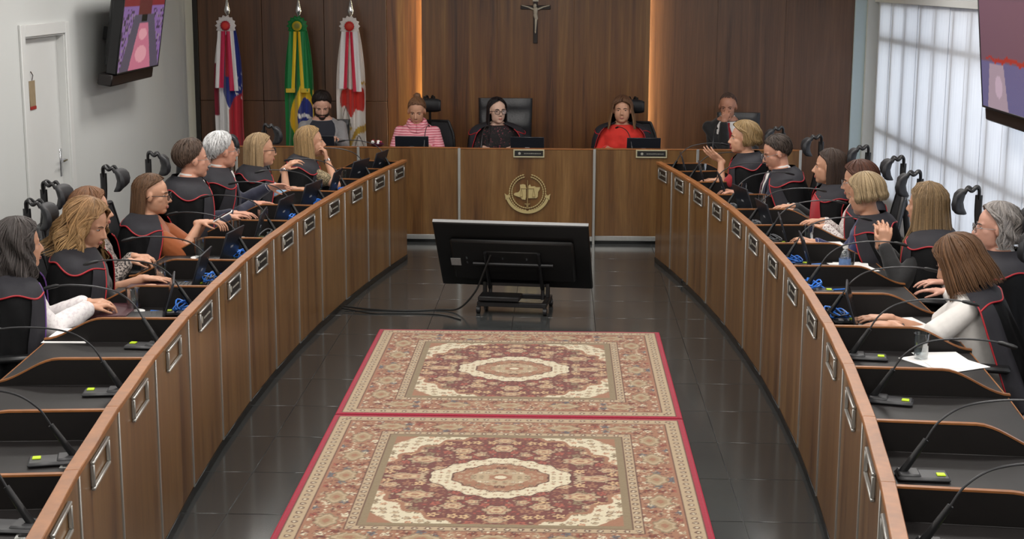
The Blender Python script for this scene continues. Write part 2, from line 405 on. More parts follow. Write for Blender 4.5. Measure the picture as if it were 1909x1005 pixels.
def logo_card(wd, hg, parent, M):
    """dark card with a round crest and a row of unreadable lettering"""
    c = MB().box((-wd/2, -.003, -hg/2), (wd/2, .0, hg/2), .001, M).build('name_card', CARD, parent)
    k = MB(); Mx = M @ T(-wd*.33, -.0035, 0) @ Rx(PI/2)
    k.lathe([(0, -.0006), (hg*.24, -.0006), (hg*.24, .0006), (0, .0006)], 14, Mx, cap=False); k.build('crest_mark', CARD_W, c); k = MB()
    x = -wd*.17; rr = random.Random(int(wd*1000))
    while x < wd*.42:
        l = rr.uniform(.006, .016); k.box((x, -.0042, -hg*.07), (x+l, -.003, hg*rr.uniform(.02, .08)), 0, M); x += l+.0035
    k.build('lettering', CARD_W, c)
def desk_unit(side, i):
    far, near = BND[i], BND[i+1]; h = (far-near)/2; mid = (far+near)/2
    p, a = seat_frame(side, mid); sg = -1 if side == 'left' else 1
    t = thing('desk_unit', 'wood-fronted curved desk unit in the %s row, %s from the far end' % (side, ORD[i]), 'desk', p, a, group=side+' row desk units')
    h2 = h/math.cos(a if sg > 0 else PI-a)*1.001
    MB().box((0, -h2+.003, .045), (.028, h2-.003, .868), .002).build('front_panel', WOOD_DESK, t)
    MB().box((-.008, -h2, .868), (.042, h2, .89), .003).build('top_rim', WOOD_RIM, t)
    MB().box((.028, -h2, .74), (.044, h2, .868)).build('inner_panel', DARK_FACE, t)
    MB().box((-.004, -h2, 0), (.05, h2, .045), .003).build('plinth', pm('black_plinth', srgb(14, 16, 16), .25), t)
    MB().box((.044, -h2, DESK_Z-.025), (.67, h2, DESK_Z), .002).build('desktop', BLACK_LAM, t)
    MB().box((.67, -h2, DESK_Z-.026), (.676, h2, DESK_Z+.001), .001).build('edge_banding', WOOD_RIM, t)
    def divider(yl):
        top = [(.03, .872), (.40, .872)]
        for k in range(1, 11):
            q = k/10.; top.append((.40+.28*q, .872-.1*(q*q*(3-2*q))))
        poly = [(x, z) for x, z in top]+[(.68, .735), (.03, .735)]
        M = T(0, yl, 0) @ Rx(PI/2)
        MB().prism(poly[::-1], -.009, .009, M).build('divider', DARK_FACE, t)
        e = MB(); P = [[Vector((x, yl-.0105, z+.004)), Vector((x, yl+.0105, z+.004)), Vector((x, yl+.0105, z-.003)), Vector((x, yl-.0105, z-.003))] for x, z in top]
        e.sheet(P, close_u=True); e.build('edge_banding', WOOD_RIM, t, smooth=50)
        MB().box((.10, yl-.009, 0), (.62, yl+.009, .735)).build('gable', DARK_FACE, t)
    divider(-h*sg+.009*sg)
    if i == 0: divider(h*sg-.009*sg)
    MB().box((-.007, -h*sg-.007, .045), (.002, -h*sg+.007, .868), .002).build('metal_strip', ALU, t)
    # name plate holder
    c = (PY[i]-mid)*sg; fr = MB(); wd, hg = .27, .078; z0 = .802
    yy = [c-wd/2, c+wd/2]
    fr.box((-.016, yy[0]-.012, z0-hg/2-.012), (-.001, yy[1]+.012, z0-hg/2), .003); fr.box((-.016, yy[0]-.012, z0+hg/2), (-.001, yy[1]+.012, z0+hg/2+.012), .003)
    fr.box((-.016, yy[0]-.012, z0-hg/2), (-.001, yy[0], z0+hg/2), .003); fr.box((-.016, yy[1], z0-hg/2), (-.001, yy[1]+.012, z0+hg/2), .003)
    f = fr.build('name_plate_frame', ALU, t)
    if i < 9: logo_card(wd, hg, f, T(-.006, c, z0) @ Rz(-PI/2))
    return t
for side in ('left', 'right'):
    for i in range(13): desk_unit(side, i)

# ------------------------------------------------------------------ the head bench
BY = 13.97; BZ = .90
secs = [(-2.75, -1.60, 'leftmost, behind the young man in grey'), (-1.60, -.65, 'left of the crest'), (-.65, .61, 'centre, carrying the round crest'), (.61, 1.57, 'right of the crest, in front of the woman in red'), (1.57, 2.52, 'rightmost, in front of the man with the red tie')]
for i, (x0, x1, lab) in enumerate(secs):
    y0 = BY-(.04 if i == 2 else 0)
    t = thing('bench_section', 'tall wood-fronted head bench section, '+lab, 'bench desk', ((x0+x1)/2, y0, 0), group='head bench sections')
    h = (x1-x0)/2
    MB().box((-h+.004, 0, .075), (h-.004, .03, BZ-.010), .002).build('front_panel', WOOD_DESK, t)
    MB().box((-h, -.004, BZ-.010), (h, .05, BZ), .002).build('top_rim', WOOD_RIM, t)
    MB().box((-h, .004, 0), (h, .03, .03), .002).build('plinth', pm('black_plinth', srgb(14, 16, 16), .25), t)
    MB().box((-h, -.004, .03), (h, .03, .075), .002).build('metal_skirt', ALU, t)
    MB().box((-h, .03, DESK_Z-.03), (h, .78, DESK_Z), .002).build('worktop', BLACK_LAM, t)
    for sx in ((-1, 1) if i == 2 else (-1,) if i < 2 else (1,)):
        MB().box((sx*h-.012, -.012, .0), (sx*h+.012, .01, BZ-.0), .002).build('metal_strip', ALU, t)
    if i in (2, 3):
        M = T((-.0 if i == 2 else .05)+(.02 if i == 2 else 0), -.001, .855); fr = MB(); wd, hg = .265, .052
        fr.box((-wd/2-.012, -.014, -hg/2-.012), (wd/2+.012, 0, -hg/2), .002, M); fr.box((-wd/2-.012, -.014, hg/2), (wd/2+.012, 0, hg/2+.012), .002, M)
        fr.box((-wd/2-.012, -.014, -hg/2), (-wd/2, 0, hg/2), .002, M); fr.box((wd/2, -.014, -hg/2), (wd/2+.012, 0, hg/2), .002, M)
        f = fr.build('name_plate_frame', pm('pale_brass', srgb(190, 182, 150), .4, .4), t)
        logo_card(wd, hg, f, M @ T(0, -.008, 0))
# crest on the bench front
cr = thing('court_crest', 'gilded round crest with wreath, scales and ribbon on the bench front', 'crest', (-.01, BY-.045, .49))
def relief(name, polys, d0, d1, parent, k=1.):
    m = MB()
    for po in polys: m.prism([(x*k, z*k) for x, z in po][::1], -d1, -d0, Rx(PI/2) @ Matrix.Scale(-1, 4, (0, 0, 1)))
    return m.build(name, GOLD, parent)
K = .33/1.28   # crop units: wreath is 640 px wide in the study crop
def cz(pts): return [((x-640)/500*.2535*1.0, (510-z)/500*.2535) for x, z in pts]
leaves = []
for sgn in (-1, 1):
    for k in range(21):
        a = math.radians(-83+k*7.9); r = .158
        cx_, cz_ = sgn*r*math.cos(a), r*math.sin(a)
        for off in (-.011, .011):
            lx, lz = cx_+sgn*off*math.cos(a), cz_+off*math.sin(a); dx, dz = -math.sin(a)*sgn, math.cos(a)
            leaves.append([(lx-dx*.013, lz-dz*.013), (lx+dz*.006, lz-dx*.006), (lx+dx*.013, lz+dz*.013), (lx-dz*.006, lz+dx*.006)])
relief('laurel_wreath', leaves, .0, .008, cr)
relief('map_relief', [cz([(500, 370), (560, 358), (600, 370), (612, 420), (612, 600), (600, 650), (540, 640), (510, 605), (400, 570), (385, 545), (410, 520), (470, 510), (495, 480), (505, 440)])], 0, .007, cr)
relief('map_relief', [cz([(655, 440), (655, 390), (685, 358), (705, 400), (770, 395), (800, 415), (870, 415), (865, 450), (835, 500), (830, 590), (800, 615), (655, 618)])], 0, .007, cr)
sc = MB(); Mx = Rx(PI/2) @ Matrix.Scale(-1, 4, (0, 0, 1))
for pol in ([(632, 285), (645, 285), (648, 720), (630, 720)], [(520, 432), (760, 432), (760, 442), (520, 442)], [(585, 718), (690, 718), (690, 735), (660, 740), (655, 815), (618, 815), (618, 740), (585, 735)],
            [(495, 585), (555, 585), (545, 600), (505, 600)], [(725, 585), (785, 585), (775, 600), (735, 600)], [(524, 440), (529, 440), (500, 586), (495, 586)], [(524, 440), (529, 440), (556, 586), (551, 586)], [(752, 440), (757, 440), (728, 586), (723, 586)], [(752, 440), (757, 440), (786, 586), (781, 586)]):
    sc.prism(cz(pol), -.011, -.0, Mx)
sc.build('scales', pm('dull_gold', srgb(150, 128, 84), .5, .35), cr)
rb = []
for k in range(24):
    a0 = math.radians(200+k*140/24); a1 = math.radians(200+(k+1)*140/24); r0, r1 = .186, .212
    rb.append([(r0*math.cos(a0), r0*math.sin(a0)+.012), (r1*math.cos(a0), r1*math.sin(a0)+.012), (r1*math.cos(a1), r1*math.sin(a1)+.012), (r0*math.cos(a1), r0*math.sin(a1)+.012)])
for s_ in (-1, 1): rb.append([(s_*.205, -.07), (s_*.166, -.048), (s_*.175, -.018), (s_*.188, -.03), (s_*.215, -.012), (s_*.208, -.04)])
relief('ribbon', rb, 0, .01, cr)
# crucifix on the wall
cx = thing('crucifix', 'dark wooden crucifix with pale figure high on the wood wall', 'crucifix', (.02, YB-.165, 2.12))
DW = pm('dark_crucifix_wood', srgb(34, 20, 14), .5, var=.2)
MB().box((-.022, -.025, -.33), (.022, 0, .16), .003).box((-.155, -.025, .02), (.155, -.001, .06), .003).build('cross', DW, cx)
fg = MB(); IV = pm('ivory', srgb(200, 190, 170), .5, var=.1)
fg.ell((-.006, -.055, .055), (.018, .02, .024)); fg.cone((0, -.045, .02), .026, (0, -.045, -.04), .02); fg.cone((0, -.05, -.04), .024, (.008, -.055, -.07), .02)
fg.cone((.006, -.055, -.07), .017, (.004, -.062, -.13), .012); fg.cone((.004, -.062, -.13), .012, (0, -.045, -.20), .008); fg.cone((0, -.045, -.2), .009, (0, -.06, -.22), .006)
for s_ in (-1, 1): fg.cone((s_*.02, -.045, .02), .011, (s_*.08, -.04, .045), .008); fg.cone((s_*.08, -.04, .045), .008, (s_*.14, -.034, .06), .006)
fg.build('figure', IV, cx, smooth=180)
MB().box((-.03, -.03, .10), (.03, -.024, .125), .001).build('title_plate', IV, cx)

# ------------------------------------------------------------------ flags on stands
def star(cx_, cy_, r): return lambda X, Y: (lambda th, d: d < r*(.55+.45*np.cos(5*th))/1.0*1.15)(np.arctan2(X-cx_, Y-cy_), np.hypot(X-cx_, Y-cy_))
def flag(x, lab, cloth_fn, ros, rib, cat='flag'):
    t = thing('flag', lab, cat, (x, YB-.35, 0), group='flags standing by the wall')
    MB().lathe([(0, 0), (.14, 0), (.14, .02), (.05, .05), (.02, .07), (0, .07)], 20).build('base', pm('flag_base_wood', srgb(60, 34, 20), .4), t)
    MB().tube([(0, 0, .05), (0, 0, 2.02)], .014, 10).build('pole', pm('flag_pole', srgb(150, 140, 130), .3, .5), t)
    MB().lathe([(.012, 2.02), (.024, 2.03), (.014, 2.05), (.012, 2.07), (.03, 2.1), (.034, 2.12), (.02, 2.17), (.004, 2.26), (0, 2.27)], 14).build('finial', pm('silver_finial', srgb(214, 214, 216), .2, .9), t)
    # hanging cloth: v runs down from the pole top, u across
    nu, nv = 97, 90; U, V = np.meshgrid(np.linspace(-1, 1, nu), np.linspace(0, 1, nv))
    wd = .075+.115*V**.8+.02*np.sin(V*5)
    fold = np.cos(U*PI*3.6+V*1.2)*(.010+.028*V)+np.cos(U*PI*1.5)*.03*(V+.15)
    X = U*wd+.012*np.sin(U*9+V*3)*V; Yv = -.03-fold-.035*np.sqrt(np.clip(1-U*U, 0, 1)); Z = 1.98-1.32*V-.03*V*np.cos(U*7)
    m = MB(); m.v = list(map(tuple, np.stack([X, Yv, Z], -1).reshape(-1, 3)))
    m.f = [(i*nu+j, (i+1)*nu+j, (i+1)*nu+j+1, i*nu+j+1) for i in range(nv-1) for j in range(nu-1)]
    col = cloth_fn(U, V); m.build('cloth', vcol('flag_cloth', .7, scale=220, sheen=.3), t, 180, col=col.reshape(-1, 3))
    # rosette
    r = MB(); n = 28; rc = []
    for k, (rr_, yy_, ci) in enumerate(((.0, -.125, 2), (.022, -.125, 2), (.05, -.118, 1), (.05, -.108, 0), (.075, -.098, 0), (.1, -.1, 0), (.1, -.085, 0))):
        for j in range(n):
            a = 2*PI*j/n; q = rr_*(1+(.09 if k > 3 else .05)*math.cos(j*PI)); r.v.append((q*math.cos(a), yy_-.006*math.cos(j*PI)*(k > 2), 1.965+q*math.sin(a))); rc.append(ros[ci])
    for k in range(6):
        for j in range(n): r.f.append((k*n+j, k*n+(j+1) % n, (k+1)*n+(j+1) % n, (k+1)*n+j))
    r.build('rosette', vcol('ribbon_silk', .45, scale=150), t, 180, col=np.array(rc))
    for s_ in (-1, 1):      # two ribbon tails
        q = MB(); qc = []; na, nb = 15, 30
        for b in range(nb):
            v = b/(nb-1.)
            for a in range(na):
                u = a/(na-1.); x0 = s_*(.004+.028*v); x1 = s_*(.082+.040*v)
                q.v.append((x0+(x1-x0)*u, -.105-.028*v-.02*math.sin(PI*u)-.012*math.sin(u*7+v*2), 1.91-.58*v-(.03 if s_ > 0 else 0)*v)); qc.append(rib(u, v))
        q.f = [(b*na+a, b*na+a+1, (b+1)*na+a+1, (b+1)*na+a) for b in range(nb-1) for a in range(na-1)]
        q.build('ribbon', vcol('ribbon_silk'), t, 180, col=np.array(qc))
        if ros is ROS_BR:
            MB().box((min(s_*.03, s_*.124), -.155, 1.285), (max(s_*.03, s_*.124), -.125, 1.33), .003).build('fringe', pm('gold_fringe', srgb(206, 172, 40), .5), t)
WHT, RED, BLU, GRN, YLW = lin((226, 224, 224)), lin((178, 34, 50)), lin((34, 48, 130)), lin((24, 122, 62)), lin((222, 184, 34))
def cf_state(U, V):
    c = np.zeros(U.shape+(3,)); c[:] = BLU
    c[(U < .1) & (V > .48+.25*(U+.6))] = WHT; c[(U < -.35) & (V > .1)] = WHT
    c[(U > .0) & (V > .50+.25*(1-U)*.6)] = RED; c[(U < -.72) & (V > .3) & (V < .7)] = lin((130, 30, 50)); c[(U > -.2)&(U < .2)&(V < .4)] = RED
    for sx, sv in ((.62, .42), (.7, .5), (.86, .47), (.55, .55), (.8, .57), (.9, .38), (.45, .48)):
        c[star(0, 0, .075)((U-sx)*1.0, (V-sv)*6.5)] = WHT
    return c
def cf_br(U, V):
    c = np.zeros(U.shape+(3,)); c[:] = GRN
    d = np.abs(U-.25)/1.05+np.abs(V-.74)/.33; c[d < 1] = YLW
    c[np.hypot((U-.35)/.5, (V-.72)/.14) < 1] = BLU; c[(U > .8) & (V > .5)] = YLW
    band = np.abs((V-.72)-.06*(U-.35)) < .015; c[band & (np.hypot((U-.35)/.5, (V-.72)/.14) < 1)] = WHT
    return c
def cf_court(U, V):
    c = np.zeros(U.shape+(3,)); c[:] = lin((226, 220, 214)); gd = lin((196, 158, 60)); dk = lin((110, 96, 90))
    blob = (np.hypot((U-.1)/.85, (V-.58)/.11) < 1+.12*np.sin(U*9+2)) & (V > .49); c[blob] = lin((196, 44, 34))
    c[(np.abs((V-.86)+.11*(U-.3)) < .028) & (U > -.3)] = gd
    for x0, v0 in ((-.35, .74), (.45, .97)):
        for dx in (-.33, .33): c[np.abs((V-v0+.09)*dx/.13-(U-x0)) < .03*((V > v0-.09) & (V < v0+.045))] = dk
        c[(np.hypot((U-x0)/.4, (V-v0-.04)/.035) < 1) & (V > v0+.04)] = gd
    c[np.abs(V-.445-.01*np.sin(U*20)) < .009*(U > .3)] = gd
    return c
ROS_W = [lin((222, 216, 216)), lin((170, 30, 56)), lin((206, 60, 50))]; ROS_BR = [lin((20, 110, 54)), lin((206, 180, 40)), lin((120, 120, 50))]
flag(-3.165, 'state flag with blue starry canton, white rosette and red ribbon, leftmost', cf_state, ROS_W, lambda u, v: lin((196, 40, 80)) if u < .55 else WHT)
flag(-2.425, 'green and yellow national flag with green rosette, between two white ones', cf_br, ROS_BR, lambda u, v: YLW if u < .4 else GRN)
flag(-1.885, 'white court flag with red patch and gold scales, rightmost flag', cf_court, [lin((226, 218, 214)), lin((190, 30, 40)), lin((190, 60, 40))], lambda u, v: lin((200, 36, 66)) if u < .42 else WHT)

# ------------------------------------------------------------------ rugs
def rug_mesh():
    Wd, Ln = 1.97, 2.11; nx, ny = 316, 338
    X, Y = np.meshgrid(np.linspace(-Wd/2, Wd/2, nx), np.linspace(-Ln/2, Ln/2, ny)); ax, ay = np.abs(X), np.abs(Y)
    rg = np.random.RandomState(3)
    def cells(x, y, s, seed):
        r = np.random.RandomState(seed); J = r.rand(64, 64, 4); gx = np.floor(x/s).astype(int); gy = np.floor(y/s).astype(int)
        best = np.full(x.shape, 9.); idv = np.zeros(x.shape); ang = np.zeros(x.shape)
        for dx in (-1, 0, 1):
            for dy in (-1, 0, 1):
                j = J[(gx+dx) % 64, (gy+dy) % 64]; px = (gx+dx+.2+.6*j[..., 0])*s; py = (gy+dy+.2+.6*j[..., 1])*s
                d = np.hypot(x-px, y-py)/s; q = d < best; best = np.where(q, d, best); idv = np.where(q, j[..., 2], idv); ang = np.where(q, np.arctan2(y-py, x-px), ang)
        return best, idv, ang
    cream, sal, mar, beige, olive, brn, blue = lin((198, 188, 162)), lin((144, 102, 78)), lin((102, 54, 48)), lin((166, 146, 118)), lin((126, 110, 84)), lin((84, 50, 40)), lin((92, 96, 100))
    C = np.zeros(X.shape+(3,)); C[:] = sal
    def fl(base, pal, s, seed, mask, big=.34, x=None, y=None):
        b, i, a = cells(ax if x is None else x, ay if y is None else y, s, seed)
        pet = big*(.75+.25*np.cos(5*a+i*6)); cc = np.array(pal)[(i*len(pal)).astype(int) % len(pal)]
        m = mask & (b < pet); C[m] = cc[m]
        m2 = mask & (b < pet*.38); C[m2] = base
        m3 = mask & (b > pet) & (b < pet+.05) & (i > .45); C[m3] = brn
    ed = np.minimum(Wd/2-ax, Ln/2-ay); allm = ed > 0
    # main border flowers
    fl(brn, [beige, cream, lin((140, 70, 56)), blue, lin((120, 60, 44))], .075, 5, ed > .12, .36)
    fl(sal, [cream, beige, mar], .034, 15, ed > .12, .28)
    bx, by = np.where(Wd/2-ax < Ln/2-ay, Wd/2-ax, Ln/2-ay), np.where(Wd/2-ax < Ln/2-ay, ay, ax)
    pal = np.hypot((bx-.21)/.055, (((by+.16) % .32)-.16)/.085); 
    pal = pal/(1+.12*np.cos(6*np.arctan2(bx-.21, ((by+.16) % .32)-.16))); mb_ = (ed > .1) & (ed < .32)
    C[mb_ & (pal < 1)] = olive; C[mb_ & (pal < .84)] = beige; C[mb_ & (pal < .6)] = lin((150, 128, 98)); C[mb_ & (pal < .3)] = sal
    # guard bands
    for lo, hi, cb in ((.03, .105, beige), (.305, .36, beige)):
        m = (ed > lo) & (ed < hi); C[m] = cb; mid = (lo+hi)/2
        dots = np.hypot(ed-mid, ((by+.03) % .06)-.03) < .016; C[m & dots] = brn; C[m & (np.hypot(ed-mid, ((by+.03) % .06)-.03) < .008)] = cream
        C[np.abs(ed-lo) < .004] = brn; C[np.abs(ed-hi) < .004] = brn
    C[(ed > .36) & (ed < .395)] = olive
    # field: cream spandrels and maroon lobed oval
    field = ed > .395; fw_, fh_ = Wd/2-.395, Ln/2-.395
    C[field] = cream; fl(beige, [sal, olive, lin((186, 140, 110)), beige], .055, 8, field, .36)
    th = np.arctan2(Y/fh_, X/fw_); rr = ((ax/fw_)**1.75+(ay/fh_)**1.75)**(1/1.75)
    oval = (rr < 1.03+.035*np.cos(24*th)) & (ax < fw_) & (ay < fh_)
    C[field & (rr < 1.075+.035*np.cos(24*th))] = sal
    C[field & (rr > 1.33)] = sal
    C[oval] = mar
    fl(mar, [beige, sal, lin((190, 160, 120)), lin((150, 80, 66)), olive], .085, 21, oval, .36)
    fl(mar, [sal, beige, lin((150, 70, 60))], .036, 33, oval & (cells(ax, ay, .085, 21)[0] > .4), .30)
    for (px, py, sx, sy, np_) in ((.40, .27, .085, .055, 7), (.0, .47, .06, .055, 6), (.47, .0, .10, .045, 5), (.21, .42, .055, .042, 6), (.0, .60, .05, .035, 5), (.30, .12, .05, .035, 6), (.20, .31, .04, .03, 5), (.54, .13, .045, .035, 6), (.12, .36, .03, .028, 5), (.44, .41, .04, .03, 5)):
        a_ = np.arctan2((ay-py)/sy, (ax-px)/sx); q = np.hypot((ax-px)/sx, (ay-py)/sy)/(1+.14*np.cos(np_*a_))
        C[oval & (q < 1.12)] = brn; C[oval & (q < 1)] = beige; C[oval & (q < .74)] = lin((150, 104, 84)); C[oval & (q < .56)] = lin((182, 160, 126)); C[oval & (q < .26)] = sal
    # centre medallion
    q = ((ax/.35)**1.55+(ay/.30)**1.55)**(1/1.55)
    q = q*(1+.03*np.cos(16*th)); C[q < 1.05] = brn; C[q < 1.02] = cream
    fl(cream, [sal, beige], .04, 41, q < 1.0, .3)
    C[q < .72] = brn; C[q < .69] = sal; fl(sal, [beige, olive, brn], .045, 43, q < .69, .33)
    C[q < .44] = beige; fl(beige, [sal, olive, cream], .04, 47, q < .44, .34); C[q < .16] = sal; C[q < .09] = cream
    C[ed < .028] = lin((150, 26, 52))
    C *= (1+.10*(rg.rand(*X.shape)-.5))[..., None]
    Z = np.full(X.shape, .010)+rg.rand(*X.shape)*.0012; Z[ed < .004] = .003
    m = MB(); m.v = list(map(tuple, np.stack([X, Y, Z], -1).reshape(-1, 3)))
    m.f = [(i*nx+j, i*nx+j+1, (i+1)*nx+j+1, (i+1)*nx+j) for i in range(ny-1) for j in range(nx-1)]
    me = bpy.data.meshes.new('rug'); me.from_pydata(m.v, [], m.f); me.materials.append(vcol('wool_pile', .95, bump=.25, scale=420, spec=.1, sheen=.25)); setcol(me, C.reshape(-1, 3)); me.shade_smooth()
    return me
RM = rug_mesh()
for yc, lab in ((9.275, 'red and beige floral rug lying nearer the screen'), (7.145, 'red and beige floral rug in the foreground, nearest the camera')):
    t = thing('rug', lab, 'rug', (.015, yc, 0), group='patterned rugs in the aisle')
    link('pile', RM, t)
    MB().box((-.988, -1.057, .0005), (.988, 1.057, .009), .002).build('backing', pm('crimson_binding', srgb(150, 24, 50), .85), t)

# ------------------------------------------------------------------ monitor on a low trolley
tv = thing('monitor_trolley', 'large flat screen seen from behind on low wheeled trolley', 'monitor', (-.04, 11.02, 0), math.radians(-7))
Mt = T(.0, .16, .165) @ Rx(math.radians(36))
PB = pm('monitor_back', srgb(15, 15, 16), .42, var=.2, scale=14)
MB().box((-.575, -.018, 0), (.575, .018, .665), .008, Mt).build('screen_shell', PB, tv)
MB().box((-.575, -.010, .664), (.575, .019, .668), .001, Mt).build('top_bezel', pm('grey_bezel', srgb(140, 140, 140), .5), tv)
MB().box((-.555, .0175, .03), (.555, .020, .65), .001, Mt).build('display', pm('dark_display', srgb(8, 8, 10), .15), tv)
bb = MB().box((-.46, -.055, .10), (.46, -.017, .52), .02, Mt); bb.box((-.2, -.062, .2), (.2, -.05, .42), .006, Mt); bb.build('back_housing', pm('monitor_housing', srgb(18, 18, 19), .5, var=.2, scale=20), tv)
MB().box((-.47, -.0575, .26), (-.395, -.0545, .335), .0005, Mt).build('rating_label', pm('grey_label', srgb(150, 150, 150), .6, var=.3, scale=120), tv)
sk = MB()
for a, b in ((-.35, .34), (-.35, .29), (-.08, .34), (.1, .34)): sk.box((a, -.064, b), (a+.012, -.06, b+.022), 0, Mt)
sk.build('screw', CHROME, tv)
ar = MB()
for s_ in (-.2, .2): ar.tube([Mt @ Vector((s_, -.07, .42)), Mt @ Vector((s_, -.07, .04)), Vector((s_, .12, .20)), Vector((s_, .10, .07))], .014, 8)
ar.tube([Mt @ Vector((-.3, -.07, .3)), Mt @ Vector((.3, -.07, .3))], .014, 8); ar.build('bracket', BLACK_PL, tv)
bs = MB()
for yy in (-.12, .2): bs.box((-.26, yy-.018, .055), (.26, yy+.018, .09), .004)
for xx in (-.24, .24): bs.box((xx-.018, -.12, .055), (xx+.018, .2, .09), .004); bs.box((xx-.014, .08, .09), (xx+.014, .12, .2), .003)
bs.box((-.24, .088, .17), (.24, .112, .195), .003); bs.build('base_frame', BLACK_PL, tv)
MB().box((-.25, -.16, .10), (.06, .02, .135), .006).build('power_board', pm('power_board_black', srgb(26, 26, 28), .4), tv)
for xx in (-.25, .25):
    for yy in (-.13, .21):
        MB().lathe([(0, -.014), (.026, -.014), (.028, -.008), (.028, .008), (.026, .014), (0, .014)], 14, T(xx, yy, .028) @ Ry(PI/2)).box((xx-.01, yy-.01, .03), (xx+.01, yy+.01, .06)).build('caster', BLACK_PL, tv)
def smooth_path(pts, n=8):
    pts = [Vector(p) for p in pts]; out = []
    for i in range(len(pts)-1):
        p0, p1, p2, p3 = pts[max(i-1, 0)], pts[i], pts[i+1], pts[min(i+2, len(pts)-1)]
        for k in range(n):
            t = k/n; out.append(.5*((2*p1)+(p2-p0)*t+(2*p0-5*p1+4*p2-p3)*t*t+(3*p1-p0-3*p2+p3)*t**3))
    return out+[pts[-1]]
cb = tag(MB().tube(smooth_path([(-.2, 10.93, .48), (-.27, 10.92, .3), (-.33, 10.92, .16), (-.45, 10.95, .03), (-.6, 11.0, .006), (-.85, 10.95, .006), (-1.1, 10.98, .006), (-1.32, 11.02, .02)]), .007, 7).build('power_cable', BLACKC), 'black power cable running from the trolley screen to the left desks', 'cable')
cb = tag(MB().tube(smooth_path([(-.42, 10.68, .005), (-.55, 10.82, .005), (-.7, 10.86, .005), (-.95, 10.86, .005), (-1.1, 10.86, .005), (-1.33, 10.95, .02)]), .005, 7).build('signal_cable', BLACKC), 'thin black signal cable lying on the tiles beside the power cable', 'cable')

# ------------------------------------------------------------------ wall screens
def screen_img(nx, ny, kind):
    U, V = np.meshgrid(np.linspace(0, 1, nx), np.linspace(0, 1, ny)); C = np.zeros(U.shape+(3,))
    rg = np.random.RandomState(5)
    C[:] = lin((128, 96, 150)); c = .52
    C[V > .75] = lin((120, 40, 44)); C[(np.abs(U-c) < .16) & (V > .6)] = lin((90, 40, 40))
    aisle = np.abs(U-c) < .10+.42*(1-V)*.9; C[aisle & (V < .66)] = lin((84, 76, 92))
    side = (~aisle) & (V < .72); nz = rg.rand(ny//2+1, nx//2+1).repeat(2, 0).repeat(2, 1)[:ny, :nx]
    C[side & (nz > .6)] = lin((70, 54, 76)); C[side & (nz > .82)] = lin((140, 120, 140))
    rug = (np.abs(U-c) < .09+.30*(.6-V)) & (V < .55); C[rug] = lin((190, 110, 132)); C[rug & (np.hypot((U-c)/.14, (V-.18)/.1) < 1)] = lin((214, 150, 160)); C[rug & (np.hypot((U-c)/.1, (V-.42)/.07) < 1)] = lin((214, 150, 160))
    C[(np.abs(U-c) < .07) & (V > .56) & (V < .66)] = lin((14, 12, 16))
    if kind == 2:
        C[:] = lin((120, 86, 100)); C *= (.8+.25*V)[..., None]
        C[V < .42] = lin((104, 98, 138)); r = np.abs(U-.30) < .13+.16*(.42-V); C[r & (V < .40)] = lin((170, 148, 160)); C[r & (np.hypot((U-.33)/.07, (V-.2)/.1) < 1)] = lin((196, 170, 186))
        C[(np.abs(V-.44-.012*np.sin(U*14)-.01*np.sin(U*41)) < .02*np.clip((U-.05)*4, 0, 1)) & (U > .08)] = lin((170, 50, 40)); C[V > .95] = lin((110, 84, 96))
    return U, V, C
def wall_tv(name, lab, loc, rz, tilt, wd, ht, kind):
    t = thing(name, lab, 'television', loc, rz)
    M = Rx(tilt)                                    # local -y faces the room
    MB().box((-wd/2, 0, 0), (wd/2, .085, ht), .006, M).build('shell', BLACK_PL, t)
    MB().box((-wd/2+.06, .08, .05), (wd/2-.06, .13, ht-.1), .02, M).build('back_housing', BLACK_PL, t)
    MB().box((-wd/2-.02, .02, -.10), (wd/2-.06, .14, -.004), .01, M).build('sound_bar', pm('sound_bar_black', srgb(26, 20, 20), .4), t)
    bz = MB()
    for lo, hi in (((-wd/2, -.006, 0), (wd/2, .002, .014)), ((-wd/2, -.006, ht-.014), (wd/2, .002, ht)), ((-wd/2, -.006, 0), (-wd/2+.014, .002, ht)), ((wd/2-.014, -.006, 0), (wd/2, .002, ht))): bz.box(lo, hi, .002, M)
    bz.build('bezel', BLACK_PL, t)
    nx, ny = 90, 60; U, V, C = screen_img(nx, ny, kind); m = MB()
    m.v = [tuple(M @ Vector((-wd/2+.014+u*(wd-.028), -.001, .014+v*(ht-.028)))) for u, v in zip(U.ravel(), V.ravel())]
    m.f = [(i*nx+j, i*nx+j+1, (i+1)*nx+j+1, (i+1)*nx+j) for i in range(ny-1) for j in range(nx-1)]
    m.build('picture', vcol('screen_picture', .2, emit=1.0, var=.03), t, col=C.reshape(-1, 3))
    MB().box((-.1, .08, ht*.3), (.1, .30, ht*.45), .004, M).build('wall_bracket', BLACK_PL, t)
wall_tv('wall_television', 'tilted television with lit picture on the left wall above the door side', (-3.32, 12.80, 1.67), math.radians(90), math.radians(9), 1.28, .74, 1)
wall_tv('wall_television', 'tilted television at right frame edge in front of the blinds', (3.36, 10.40, 1.55), math.radians(-90), math.radians(6), 1.30, .82, 2)

